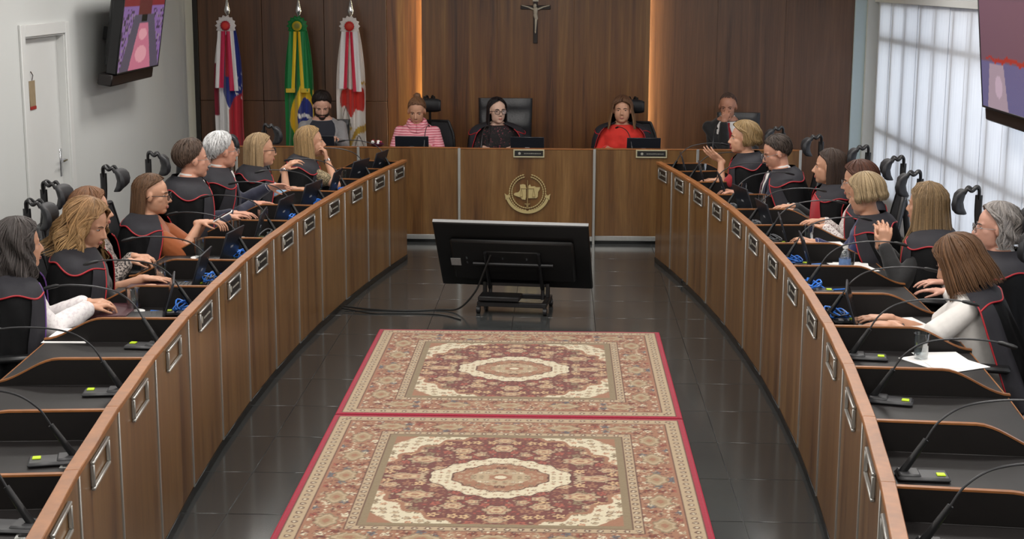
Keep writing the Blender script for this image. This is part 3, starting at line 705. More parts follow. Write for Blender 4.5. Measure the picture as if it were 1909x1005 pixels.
# ------------------------------------------------------------------ seats: who sits where (index into PY)
WHO = {('left', 1): 'woman with long straight blonde hair resting her chin', ('left', 2): 'blonde woman in light blue', ('left', 3): 'white-haired man', ('left', 4): 'brown-haired man with glasses',
       ('left', 5): 'woman in the rust blouse', ('left', 6): 'woman in the patterned blouse', ('left', 7): 'woman with wavy auburn hair', ('left', 8): 'woman with dark grey hair',
       ('right', 1): 'woman raising her hand', ('right', 2): 'man reading in glasses', ('right', 3): 'dark-haired woman with red scarf', ('right', 4): 'brown-haired woman in patterned white', ('right', 5): 'woman with blonde bob and navy sleeves',
       ('right', 6): 'woman with very long light brown hair', ('right', 7): 'man with long grey hair', ('right', 8): 'woman in short white sleeves'}
def seat_words(side, i):
    if (side, i) in WHO: return 'in front of the '+WHO[side, i]
    if i == 0: return 'on the unoccupied %s desk nearest the head bench' % side
    return 'on the empty %s desk, %s from the camera' % (side, ORD[12-i])
def seat_rot(side, i): return seat_frame(side, PY[i])[1]

# gooseneck microphones: local +x points to the speaker
def make_mic():
    t = thing('gooseneck_microphone', 'x', 'microphone')
    MB().box((-.05, -.05, 0), (.13, .05, .018), .008).box((-.045, -.04, .012), (.03, .04, .026), .006).build('base', GREY_PL, t)
    MB().box((.085, -.026, .0175), (.115, .004, .023), .002).build('button', YEL, t)
    MB().tube([(-.03, .0, .02), (-.01, .0, .05), (.045, .0, .14)], [.014, .013, .010], 10).build('stem', BLACK_PL, t)
    pts = smooth_path([(.045, .0, .14), (.085, .0, .205), (.16, .0, .26), (.27, 0, .285), (.38, 0, .29), (.44, 0, .285)], 6)
    MB().tube(pts, .0040, 7).build('gooseneck', pm('gooseneck_metal', srgb(62, 62, 64), .4, .5), t)
    MB().tube([(.44, 0, .285), (.455, 0, .283), (.50, 0, .272), (.515, 0, .268)], [.006, .009, .009, .005], 10).build('capsule', BLACK_PL, t)
    return t
mic0 = make_mic(); used = [False]
def place(proto, flag, loc, rz, label, group):
    o = proto if not flag[0] else copy_tree(proto); flag[0] = True
    o.location = loc; o.rotation_euler = (0, 0, rz); o['label'] = label; o['group'] = group; return o
rj = random.Random(4)
for side in ('left', 'right'):
    for i in range(13):
        yo = .20 if i < 9 else (.25 if i < 11 else .13)
        place(mic0, used, at(side, i, .14 if i > 8 else .12, yo+rj.uniform(-.03, .03)), seat_rot(side, i)+rj.uniform(-.22, .22), 'black gooseneck microphone '+seat_words(side, i), 'desk microphones')
for x, w_ in ((-1.0, 'before the woman in the pink sweater'), (-.46, 'before the presiding woman in the leather chair'), (.98, 'before the woman in the bright red top'), (1.72, 'before the man with the red tie')):
    place(mic0, used, (x, 14.14, DESK_Z), PI/2+rj.uniform(-.3, .3), 'black gooseneck microphone on the head bench '+w_, 'desk microphones')
# laptops: local +x points to the user
def make_laptop():
    t = thing('laptop', 'x', 'laptop')
    MB().box((0, -.16, 0), (.23, .16, .016), .004).build('base', BLACK_PL, t)
    k = MB()
    for a in range(4):
        for b in range(11): k.box((.04+a*.022, -.14+b*.0255, .0155), (.058+a*.022, -.118+b*.0255, .0185))
    k.build('keyboard', GREY_PL, t)
    M = T(.004, 0, .014) @ Ry(math.radians(-17))
    lid = MB().box((-.006, -.16, 0), (.004, .16, .215), .003, M).build('lid', pm('laptop_lid', srgb(30, 33, 40), .38, var=.1), t)
    MB().box((.004, -.148, .012), (.0055, .148, .205), 0, M).build('screen', pm('laptop_screen', srgb(12, 14, 18), .2), lid)
    MB().box((-.0075, -.022, .10), (-.006, .022, .112), 0, M).build('mark', pm('laptop_mark', srgb(150, 150, 154), .4), lid)
    return t
lap0 = make_laptop(); lused = [False]
LAPS = {'left': (0, 1, 2, 3, 4, 5, 6, 7, 8), 'right': (0, 1, 2, 3, 4, 5, 6, 8)}
for side in LAPS:
    for i in LAPS[side]:
        place(lap0, lused, at(side, i, .22, .08 if side == 'left' else .05), seat_rot(side, i)+rj.uniform(-.25, .25), 'open dark laptop '+seat_words(side, i), 'open laptops')
for x, who in ((-1.12, 'pink striped sweater'), (-.02, 'black hair and glasses'), (1.08, 'bright red top')):
    place(lap0, lused, (x, 14.26, DESK_Z), PI/2+rj.uniform(-.05, .05), 'open dark laptop on the head bench before the woman with '+who, 'open laptops')
place(lap0, lused, (-2.02, 14.25, DESK_Z), PI/2, 'open dark laptop on the head bench before the young man in grey', 'open laptops')

# tumblers, cups, bottle
def make_glass():
    t = thing('water_glass', 'x', 'glass')
    MB().lathe([(.0, .002), (.029, .002), (.031, .01), (.036, .12), (.034, .12), (.029, .014), (.0, .012)], 20, cap=False).build('tumbler', GLASS, t, 60)
    MB().lathe([(0, .013), (.0285, .014), (.0315, .06), (0, .06)], 20, cap=False).build('water', WATER, t, 60)
    return t
gl0 = make_glass(); gused = [False]
def coaster(p, lab):
    tag(MB().lathe([(0, 0), (.058, 0), (.058, .003), (0, .003)], 20).build('coaster', PAPER, loc=p), lab, 'coaster', 'white paper coasters under glasses')
for side, i, x, y in (('left', 8, .42, .28), ('left', 7, .46, .26), ('left', 6, .44, .30), ('left', 5, .40, .28), ('left', 4, .34, .1), ('left', 2, .36, .22), ('left', 1, .34, .1),
                      ('right', 0, .38, .15), ('right', 2, .40, .25), ('right', 3, .38, .27), ('right', 5, .40, .28), ('right', 6, .44, .02), ('right', 9, .42, .24)):
    p = at(side, i, x, y); coaster(p, 'white coaster '+seat_words(side, i))
    place(gl0, gused, p+Vector((0, 0, .003)), 0, 'clear water glass '+seat_words(side, i), 'water glasses')
def make_cup():
    t = thing('coffee_cup', 'x', 'cup')
    MB().lathe([(0, 0), (.05, .0), (.07, .012), (.068, .014), (.03, .006), (0, .006)], 22, cap=False).build('saucer', CERAM, t)
    MB().lathe([(0, .007), (.022, .007), (.032, .02), (.036, .062), (.033, .062), (.029, .022), (0, .014)], 22, cap=False).build('bowl', CERAM, t)
    MB().tube([(.034, 0, .052), (.052, 0, .05), (.056, 0, .035), (.046, 0, .022), (.031, 0, .022)], .004, 7).build('handle', CERAM, t)
    return t
cu0 = make_cup(); cused = [False]
for side, i, x, y in (('right', 1, .40, .26), ('right', 2, .58, .26), ('right', 3, .60, .24), ('left', 2, .60, .2)):
    place(cu0, cused, at(side, i, x, y), rj.uniform(0, 6), 'white porcelain coffee cup on saucer '+seat_words(side, i), 'coffee cups')
bt = thing('water_bottle', 'clear plastic water bottle with white cap beside the long-haired woman', 'bottle', at('right', 6, .36, -.25))
MB().lathe([(0, .002), (.03, .002), (.033, .012), (.033, .07), (.030, .08), (.033, .09), (.033, .14), (.022, .175), (.013, .19), (.013, .2), (0, .2)], 20, cap=False).build('body', GLASS, bt, 60)
MB().lathe([(0, .195), (.0155, .195), (.0155, .215), (0, .215)], 14).build('cap', CERAM, bt)
MB().lathe([(.0336, .085), (.0338, .09), (.0338, .135), (.0336, .138)], 20, cap=False).build('label_band', pm('blue_label', srgb(110, 140, 190), .5, var=.4, scale=60), bt)
# papers
def sheets(side, i, x, y, n, lab, rz=0., sx=.21, sy=.297):
    p = at(side, i, x, y)
    for k in range(n):
        o = MB().box((-sx/2, -sy/2, 0), (sx/2, sy/2, .0016)).build('paper_sheet', PAPER, loc=p+Vector((rj.uniform(-.03, .03), rj.uniform(-.03, .03), .0008+.0018*k)))
        o.rotation_euler = (0, 0, seat_rot(side, i)+rz+rj.uniform(-.3, .3)); tag(o, lab+('' if n == 1 else ', %s from the top' % ORD[n-1-k]), 'paper', 'loose papers on desks')
sheets('right', 9, .52, .20, 3, 'white paper sheet in the spread on the empty right desk', .3)
sheets('left', 8, .56, -.26, 1, 'white paper sheet by the sleeve of the grey-haired woman', .2)
sheets('left', 1, .50, .16, 2, 'white paper sheet before the blonde woman resting her chin')
sheets('left', 2, .50, .18, 1, 'white paper sheet before the blonde woman in light blue')
sheets('left', 3, .48, .2, 1, 'white paper sheet before the white-haired man')
sheets('right', 2, .50, .18, 2, 'white paper sheet before the man reading in glasses')
sheets('right', 3, .50, .2, 2, 'white paper sheet before the dark-haired woman with red scarf')
sheets('right', 4, .50, .2, 2, 'white paper sheet before the woman in patterned white')
sheets('right', 5, .49, .18, 2, 'white paper sheet before the blonde bob')
sheets('right', 6, .52, .2, 2, 'white paper sheet before the long-haired woman')
sheets('right', 8, .50, .2, 1, 'white paper sheet under the hand in short white sleeve')
nb = thing('notebook', 'yellow-edged closed notebook under the arm of the auburn-haired woman', 'notebook', at('left', 7, .5, .18), seat_rot('left', 7))
MB().box((-.1, -.14, .001), (.1, .14, .014), .001).build('pages', pm('page_block', srgb(206, 190, 110), .7, var=.1, scale=200, stretch=(1, 1, 20)), nb)
MB().box((-.102, -.142, .013), (.102, .142, .018), .001).box((-.102, -.142, 0), (.102, .142, .002)).build('cover', pm('notebook_cover', srgb(64, 30, 36), .5), nb)
nb = thing('closed_folder', 'dark red closed folder beside the glass of the grey-haired woman', 'folder', at('left', 8, .52, .24), seat_rot('left', 8))
MB().box((-.11, -.15, .0), (.11, .15, .022), .003).build('cover', pm('folder_cover', srgb(70, 34, 40), .5), nb)
MB().box((-.108, -.152, .004), (.1, .148, .018)).build('pages', PAPER, nb)
sb = thing('cloth_bag', 'small olive cloth pouch in front of the brown-haired man', 'pouch', at('left', 4, .40, -.16), .4)
MB().ell((0, 0, .034), (.10, .06, .036), nu=18).build('body', pm('olive_cloth', srgb(104, 104, 84), .8, var=.2, scale=20, bump=.4), sb)
MB().tube([(-.09, 0, .05), (0, 0, .072), (.09, 0, .05)], .004, 6).build('zip', BLACK_PL, sb)
cl = thing('candy_dish', 'small dish of wrapped sweets on the head bench by the white flag', 'dish', (-1.43, 14.02, BZ))
MB().lathe([(0, 0), (.04, 0), (.07, .025), (.068, .027), (.036, .006), (0, .006)], 20, cap=False).build('dish', pm('purple_dish', srgb(80, 30, 60), .3), cl)
for k in range(11): MB().ell((rj.uniform(-.045, .045), rj.uniform(-.04, .04), .03+rj.uniform(0, .02)), (.016, .012, .011), Rz(rj.uniform(0, 3)), 8, 6).build('sweet', PAPER if k % 3 else pm('red_wrap', srgb(150, 40, 60), .4), cl)
# tangled cables by the front of the desks
def tangle(side, i, mat, name, word, seed, r=.0042, n=13):
    rr = random.Random(seed); c = at(side, i, .15, .22); pts = []
    for k in range(n):
        a = k*1.9+rr.uniform(-.4, .4); q = rr.uniform(.03, .10)
        pts.append(c+Vector((q*math.cos(a)*.8, q*math.sin(a)*1.3, .006+abs(math.sin(k*1.3))*.055)))
    pts.append(at(side, i, .24, .24, DESK_Z+.006)); pts.append(at(side, i, .33, .27, DESK_Z+.006))
    tag(MB().tube(smooth_path(pts, 6), r, 6).build(name, mat), word+' '+seat_words(side, i), 'cable', 'cables on the desks')
for side, i in (('left', 8), ('left', 7), ('left', 6), ('left', 4), ('left', 3), ('left', 2), ('right', 8), ('right', 7), ('right', 6)): tangle(side, i, BLUEC, 'blue_network_cable', 'looped blue network cable', 10+i)
for side, i in (('left', 5), ('right', 3), ('right', 4), ('right', 5), ('left', 7), ('right', 8)): tangle(side, i, GREYC if i != 8 else BLACKC, 'laptop_cable', 'coiled grey cable' if i != 8 else 'coiled black cable', 30+i, .0035)
for i in (11, 12):
    for side in ('left',):
        sk = thing('socket_box', 'metal socket box '+seat_words(side, i), 'socket', at(side, i, .11, .16), seat_rot(side, i), 'desk socket boxes')
        MB().box((-.04, -.09, 0), (.04, .09, .004), .001).box((-.03, -.08, .004), (-.026, .08, .05)).build('frame', ALU, sk)
        MB().box((-.024, -.078, .003), (.03, .078, .008)).build('insert', BLACK_PL, sk)
for i in (10, 11):
    g = thing('desk_grommet', 'tiny metal grommet '+seat_words('right', i), 'grommet', at('right', i, .30, -.1), 0, 'desk grommets')
    MB().lathe([(0, 0), (.014, 0), (.014, .004), (.008, .005), (.008, .002), (0, .002)], 14, cap=False).build('ring', CHROME, g); MB().lathe([(0, .0), (.01, 0), (.01, .003), (0, .003)], 12, T(.0, -.04, 0)).build('port', BLACK_PL, g)

# ------------------------------------------------------------------ chairs: local +y is the sitter's front
def arc_pad(w, prof, n=9, bow=.03):
    """profile (y,z) swept across x, bowed forward at the ends"""
    m = MB(); k = len(prof); P = []
    for j in range(n+1):
        u = -1+2*j/n; sc = 1-.25*abs(u)**4
        cy = sum(p[0] for p in prof)/k; cz_ = sum(p[1] for p in prof)/k
        P.append([Vector((u*w/2, cy+(y-cy)*sc+bow*u*u, cz_+(z-cz_)*sc)) for y, z in prof])
    m.sheet(P, close_u=True); m.f.append(tuple(range(k))[::-1]); m.f.append(tuple(range(n*k, (n+1)*k))); return m
def make_mesh_chair():
    t = thing('office_chair', 'x', 'chair')
    MB().box((-.24, -.22, .42), (.24, .25, .49), .03).build('seat', MESHF, t)
    # back: shell swept from seat to shoulder
    P = []
    for i in range(15):
        v = i/14.; z = .52+.52*v; hw = .215+.03*math.sin(v*PI)-.05*max(0, v-.75)*4*.6; y = -.25-.03*v+.02*math.sin(v*PI*1.2)
        P.append([Vector((hw*u, y+.035*u*u, z)) for u in np.linspace(-1, 1, 13)])
    m = MB(); m.sheet(P); m.sheet([[p-Vector((0, .022, 0)) for p in r] for r in P]); n0 = 15*13
    m.build('backrest', MESHF, t, 180)
    e = [P[0][0]]+[r[0] for r in P]+list(P[-1])+[r[-1] for r in P[::-1]]+list(P[0])[::-1]
    MB().tube([p-Vector((0, .011, 0)) for p in e], .016, 8).build('back_frame', BLACK_PL, t)
    MB().tube(smooth_path([(0, -.16, .40), (0, -.30, .46), (0, -.33, .7), (0, -.30, .95), (0, -.277, 1.12), (0, -.275, 1.25)], 5), .013, 8, flat=1.6).build('spine', BLACK_PL, t)
    # headrest: crescent cushion and curved bracket
    prof = [(-0.214, 1.140), (-0.186, 1.140), (-0.163, 1.165), (-0.155, 1.205), (-0.164, 1.250), (-0.188, 1.277), (-0.212, 1.270), (-0.201, 1.245), (-0.192, 1.205), (-0.199, 1.170)]
    arc_pad(.24, prof, 10, .035).build('headrest', pm('headrest_foam', srgb(28, 28, 32), .6, var=.15, scale=80), t, 180)
    br = MB()
    for s_ in (-.05, .05): br.tube(smooth_path([(s_, -0.196, 1.260), (s_, -0.212, 1.287), (s_, -0.231, 1.277), (s_*.8, -0.242, 1.279), (s_*.6, -0.260, 1.295), (s_*.4, -0.275, 1.280), (0, -0.275, 1.215)], 4), .010, 8)
    br.build('headrest_bracket', BLACK_PL, t)
    for s_ in (-1, 1):
        MB().tube([(s_*.24, -.05, .45), (s_*.30, -.05, .46), (s_*.30, -.02, .66)], .016, 8).build('arm_post', BLACK_PL, t)
        MB().box((s_*.30-.04, -.14, .66), (s_*.30+.04, .12, .69), .012).build('armrest', BLACK_PL, t)
    MB().lathe([(.0, .10), (.03, .10), (.03, .28), (.02, .28), (.02, .42), (0, .42)], 14).build('gas_column', BLACK_PL, t)
    for k in range(5):
        a = 2*PI*k/5+.3
        MB().tube([(0, 0, .10), (.28*math.cos(a), .28*math.sin(a), .065)], [.03, .018], 8).build('base_leg', BLACK_PL, t)
        MB().ell((.29*math.cos(a), .29*math.sin(a), .028), (.028, .028, .028), nu=10, nv=8).build('caster', BLACK_PL, t)
    return t
def make_exec_chair(w=.27, top=1.24):
    t = thing('executive_chair', 'x', 'chair')
    MB().box((-.26, -.24, .40), (.26, .26, .50), .04).build('seat', LEATHER, t)
    P = []
    for i in range(25):
        v = i/24.; z = .48+(top-.48)*v; th = .055+.012*math.cos(v*PI*6)*(v < .95)
        if v > .9: th *= .7+.3*(1-v)/.1
        hw = w*(1-.12*max(0, v-.88)/.12*0-.06*(1-v)); y = -.24-.09*v
        ring = []
        for a in np.linspace(0, 2*PI, 28, endpoint=False):
            cx_, sy_ = math.cos(a), math.sin(a); ring.append(Vector((hw*abs(cx_)**.35*(1 if cx_ > 0 else -1), y+th*abs(sy_)**.7*(1 if sy_ > 0 else -1), z)))
        P.append(ring)
    m = MB(); m.sheet(P, close_u=True); m.f.append(tuple(range(24*28, 25*28))); m.build('backrest', LEATHER, t, 60)
    for s_ in (-1, 1):
        MB().tube(smooth_path([(s_*.25, -.2, .62), (s_*.31, -.1, .67), (s_*.32, .1, .66), (s_*.31, .16, .6), (s_*.28, .1, .44)], 5), .02, 8).build('armrest', BLACK_PL, t)
    MB().lathe([(.0, .10), (.03, .10), (.03, .28), (.02, .28), (.02, .42), (0, .42)], 14).build('gas_column', CHROME, t)
    for k in range(5):
        a = 2*PI*k/5+.3
        MB().tube([(0, 0, .10), (.28*math.cos(a), .28*math.sin(a), .065)], [.03, .018], 8).build('base_leg', CHROME, t)
        MB().ell((.29*math.cos(a), .29*math.sin(a), .028), (.028, .028, .028), nu=10, nv=8).build('caster', BLACK_PL, t)
    return t
chair0 = make_mesh_chair(); chused = [False]
def chair(x, y, az, label, group='mesh office chairs'):
    return place(chair0, chused, (x, y, 0), -math.radians(az), label, group)

# ------------------------------------------------------------------ people
SKIN = {}
def skin(rgb):
    if rgb not in SKIN:
        m = pm('skin_%d_%d_%d' % rgb, srgb(*rgb), .5, var=.06, scale=30, bump=.02); b = m.node_tree.nodes['Principled BSDF']
        b.inputs['Subsurface Weight'].default_value = .08; b.inputs['Subsurface Radius'].default_value = (.02, .008, .004); b.inputs['Subsurface Scale'].default_value = .3
        SKIN[rgb] = m
    return SKIN[rgb]
ROBE = pm('robe_black', srgb(13, 13, 15), .75, var=.3, scale=10, bump=.5, spec=.2)
YOKE = pm('robe_yoke_satin', srgb(44, 43, 48), .7, var=.25, scale=9, spec=.25, bump=.5)
PIPE = pm('red_piping', srgb(168, 30, 40), .5, var=.1)
PIPE_V = pm('purple_piping', srgb(86, 50, 120), .5, var=.1)
TROU = pm('dark_trousers', srgb(26, 26, 32), .8, var=.15)
EYEM = vcol('eye_ball', .2, scale=10, var=.02)
HAIRM = vcol('hair_strands', .5, scale=140, spec=.3, var=.3)
PEND = []
def remesh_later(mb, name, mat, parent, vox, it=3):
    me = bpy.data.meshes.new(name); me.from_pydata([tuple(v) for v in mb.v], [], mb.f); me.materials.append(mat)
    o = bpy.data.objects.new(name, me); COL.objects.link(o); o.parent = parent
    r = o.modifiers.new('r', 'REMESH'); r.mode = 'VOXEL'; r.voxel_size = vox; r.use_smooth_shade = True
    s = o.modifiers.new('s', 'SMOOTH'); s.factor = .5; s.iterations = it
    PEND.append(o); return o
def finish_remesh():
    dg = bpy.context.evaluated_depsgraph_get(); dg.update()
    new = [(o, bpy.data.meshes.new_from_object(o.evaluated_get(dg))) for o in PEND]
    for o, me in new:
        o.modifiers.clear(); m = o.data.materials[0]; o.data = me; me.shade_smooth()
        if not len(me.materials): me.materials.append(m)
    PEND.clear()
HC, HR = np.array((0, -.015, .03)), np.array((.077, .098, .087))
def hair_fn(st):
    """returns f(phi, t, lift) -> point in head space; phi in rad, 0 = forehead"""
    L = st.get('len', .2); th1 = math.radians(100); arc = .155; ts = arc/(arc+max(L, 1e-4)) if L > 0 else 1.
    th0 = math.radians(st.get('hairline', 44)); fm = math.radians(st.get('face', 66)); short = L <= 0
    flare = st.get('flare', .12); vol = st.get('vol', .012); wave = st.get('wave', 0.); part = math.radians(st.get('part', 15)); inward = st.get('inward', 0.)
    ends = np.array(st.get('ends', (46, 56, 90, 114, 142, 152)))
    def f(phi, t, lift):
        s = 1 if math.sin(phi-part*0) >= 0 else -1; ap = abs(math.atan2(math.sin(phi), math.cos(phi)))
        if short:
            the = math.radians(np.interp(math.degrees(ap), (0, 45, 75, 100, 140, 180), ends)); th = t*the
            k = 1+(lift*(1-.5*t)+vol*(1-.85*t**3))/.087; p2 = s*ap
            return Vector((HC[0]+HR[0]*k*math.sin(th)*math.sin(p2), HC[1]+HR[1]*k*math.sin(th)*math.cos(p2), HC[2]+HR[2]*k*math.cos(th)))
        th = min(t/ts, 1.)*th1
        q = np.clip((th-th0)/(math.radians(78)-th0), 0, 1); pf = fm*q**.6
        p2 = s*max(ap, pf+(.25*ap if ap < pf else 0)) if th > th0*.6 else s*ap
        k = 1+(lift+vol)/.087; x = HR[0]*k*math.sin(th)*math.sin(p2); y = HR[1]*k*math.sin(th)*math.cos(p2); z = HC[2]+HR[2]*k*math.cos(th)
        x += math.sin(part)*.03*math.cos(th)*0
        if t > ts:
            d = (t-ts)/(1-ts); dz = d*L; zz = z-dz
            fl = 1+flare*math.sin(min(d, 1)*PI*.5)-inward*d*d; x *= fl; y *= fl
            sh = max(0., min(1., (-.13-zz)/.06))           # lie on shoulders and back
            y += (-.030 if math.cos(p2) < .25 else .035)*sh*st.get('drape', 1.); x *= 1+.10*sh
            z = zz
        wv = wave*math.sin(t*17+phi*7)*min(1, t*2)*.011; x += wv*math.cos(phi*3); y += wv*math.sin(phi*5+1)
        return Vector((x, HC[1]+y, z))
    return f
def hair(st, rgb, parent, Hm, seed):
    f = hair_fn(st); rr = random.Random(seed); base = lin(rgb); m = MB(); col = []
    short = st.get('len', .2) <= 0
    nph, nt_ = 49, 15
    for i in range(nph):
        ph = -PI+2*PI*i/(nph-1)
        for j in range(nt_):
            m.v.append(f(ph, max(.0, j/(nt_-1.)*(.93 if not short else .97)), -.003)); col.append(base*.62)
    m.f = [(i*nt_+j, (i+1)*nt_+j, (i+1)*nt_+j+1, i*nt_+j+1) for i in range(nph-1) for j in range(nt_-1) if short or (m.v[i*nt_+j+1]-m.v[(i+1)*nt_+j+1]).length < .045]
    n = st.get('n', 560 if not short else 700); tipc = lin(st['tip']) if 'tip' in st else base
    for k in range(n):
        ph = rr.uniform(-PI, PI); lift = rr.uniform(-.001, .007); tone = rr.uniform(.72, 1.25)
        if rr.random() < st.get('hi', .12): tone *= 1.25
        if short: t0 = rr.uniform(0, .8); t1 = min(1.02, t0+rr.uniform(.2, .4)); npt = 5; wd = rr.uniform(.0025, .0050)
        else: t0 = rr.choice((0., 0., rr.uniform(0, .45))); t1 = rr.choice((1.02, rr.uniform(.78, 1.04), rr.uniform(.9, 1.03))); npt = 12; wd = rr.uniform(.0026, .0060)
        dph = rr.uniform(-.12, .12)*(2 if short else 1); dph = abs(dph)*(1 if ph > 0 else -1) if abs(ph) < .3 else dph; o = len(m.v); ns = 5; prev = None
        for j in range(npt):
            q = j/(npt-1.); t = t0+(t1-t0)*q; p = f(ph+dph*q, t, lift+(.004*q if short else 0)); p2 = f(ph+dph*q, t+.02, lift)
            d = (p2-p); d = d.normalized() if d.length > 1e-6 else Vector((0, 0, -1))
            rad = (p-Vector((0, HC[1], min(p.z, .03)))).normalized(); tg = d.cross(rad); tg = tg.normalized() if tg.length > 1e-4 else Vector((1, 0, 0)); rad = tg.cross(d)
            w_ = wd*(.55+.45*math.sin(PI*min(1, q*1.1+.15)))*(1-.75*max(0, q-.8)/.2)
            for a in range(ns):
                an = 2*PI*a/ns; m.v.append(p+tg*(w_*math.cos(an))+rad*(w_*.45*math.sin(an)))
                col.append((base*(1-q)+tipc*q)*tone)
        for j in range(npt-1):
            for a in range(ns): m.f.append((o+j*ns+a, o+j*ns+(a+1) % ns, o+(j+1)*ns+(a+1) % ns, o+(j+1)*ns+a))
    if 'bun' in st:
        bx, by, bz, br_ = st['bun']; n0 = len(m.v); m.ell((bx, by, bz), (br_, br_*.8, br_), nu=16, nv=10); col += [base*rr.uniform(.8, 1.1) for _ in range(len(m.v)-n0)]
    m.v = [Hm @ Vector(p) for p in m.v]
    return m.build('hair', HAIRM, parent, 180, col=np.array(col))
def head_parts(mb, Hm, fat=1., male=False):
    """skull, jaw, nose, brow, cheeks, ears"""
    def E(c, r, M=Matrix()):
        k = MB(); k.ell(c, r, M, 20, 14); mb.add([Hm @ v for v in map(Vector, k.v)], k.f)
    def Cn(p0, r0, p1, r1): mb.cone(Hm @ Vector(p0), r0*HS, Hm @ Vector(p1), r1*HS, 10)
    E(HC, HR); E((0, .024, -.034), (.062*fat, .066, .080)); E((0, .058, -.086), (.029*fat, .026, .024 if not male else .028))
    for s in (-1, 1):
        E((s*.035*fat, .043, -.020), (.026, .028, .026)); E((s*.034*fat, .018, -.060), (.024, .044, .036))
        E((s*.077, -.004, -.004), (.009, .019, .030), Rz(-s*.3)); Cn((s*.012, .084, -.036), .0085, (s*.010, .092, -.034), .008)
        Cn((s*.014, .078, .021), .008, (s*.044, .066, .023), .007); E((s*.031, .0655, .0100), (.0165, .0115, .0062)); E((s*.031, .0645, -.0035), (.0155, .0105, .0052))
    Cn((0, .080, .010), .0095, (0, .103, -.028), .0115); Cn((0, .084, -.058), .010, (0, .086, -.062), .010)
HS = 1.06
def bend_arm(Sh, Wr, up_len, fo_len, hint):
    d = Wr-Sh; L = d.length; mx = (up_len+fo_len)*.985
    if L > mx: Wr = Sh+d*(mx/L); d = Wr-Sh; L = mx
    a = (up_len**2-fo_len**2+L*L)/(2*L); h = math.sqrt(max(up_len**2-a*a, 1e-5)); u = d/L
    n = hint-u*hint.dot(u); n = n.normalized(); return Sh+u*a+n*h, Wr
def hand(mb, wr, d, n, curl, side, spread=.09):
    """palm and five fingers; d = pointing direction, n = palm normal"""
    d = d.normalized(); n = (n-d*n.dot(d)).normalized(); x = d.cross(n)*(-side)    # x points to the thumb side
    mb.cone(wr-d*.02, .024, wr+d*.015, .024, 10)
    kn = []
    for k, (o, l) in enumerate(((.030, .078), (.010, .084), (-.011, .080), (-.030, .070))):
        p = wr+d*l+x*o; mb.cone(wr+d*.012+x*o*.6, .0145, p, .0125, 8); kn.append(p)
    for k, (p, ln) in enumerate(zip(kn, ((.040, .024, .020), (.044, .028, .022), (.041, .026, .021), (.032, .020, .018)))):
        ang = 0; q = p; sp = (1.5-k)*spread
        for j, l in enumerate(ln):
            ang += curl*(.8 if j == 0 else 1.); dd = (d*math.cos(ang)+n*math.sin(ang)+x*sp*(1-.3*j)).normalized()
            mb.cone(q, .0092-.0008*j, q+dd*l, .0084-.0008*j, 8); q = q+dd*l
    p = wr+d*.022+x*.026; dd = (d*.62+x*.62+n*.35).normalized(); q = p+dd*.038
    mb.cone(p-x*.01, .0155, q, .0105, 8); d3 = (d*.85+x*(.25-.3*curl)+n*(.3+.4*curl)).normalized(); mb.cone(q, .0100, q+d3*.030, .0085, 8); mb.cone(q+d3*.03, .0085, q+d3*.03+(d*.9+n*.4).normalized()*.022, .0075, 8)
TOR = [(-.10, .150, .11, 0), (0, .178, .128, 0), (.2, .168, .122, .004), (.45, .160, .116, .010), (.68, .172, .118, .018), (.83, .180, .104, .012), (.93, .150, .082, .0), (1.0, .098, .066, -.008), (1.06, .062, .056, -.01)]
RV = [(0, -.14, .305, .215, .0), (.2, .12, .298, .20, .0), (.4, .40, .285, .182, .0), (.55, .60, .278, .170, .0), (.66, .75, .272, .160, -.002), (.74, .855, .262, .148, -.004), (.80, .92, .240, .134, -.006), (.86, .968, .205, .116, -.010), (.91, .998, .158, .100, -.014), (.96, 1.022, .115, .086, -.016), (1., 1.045, .090, .080, -.016)]
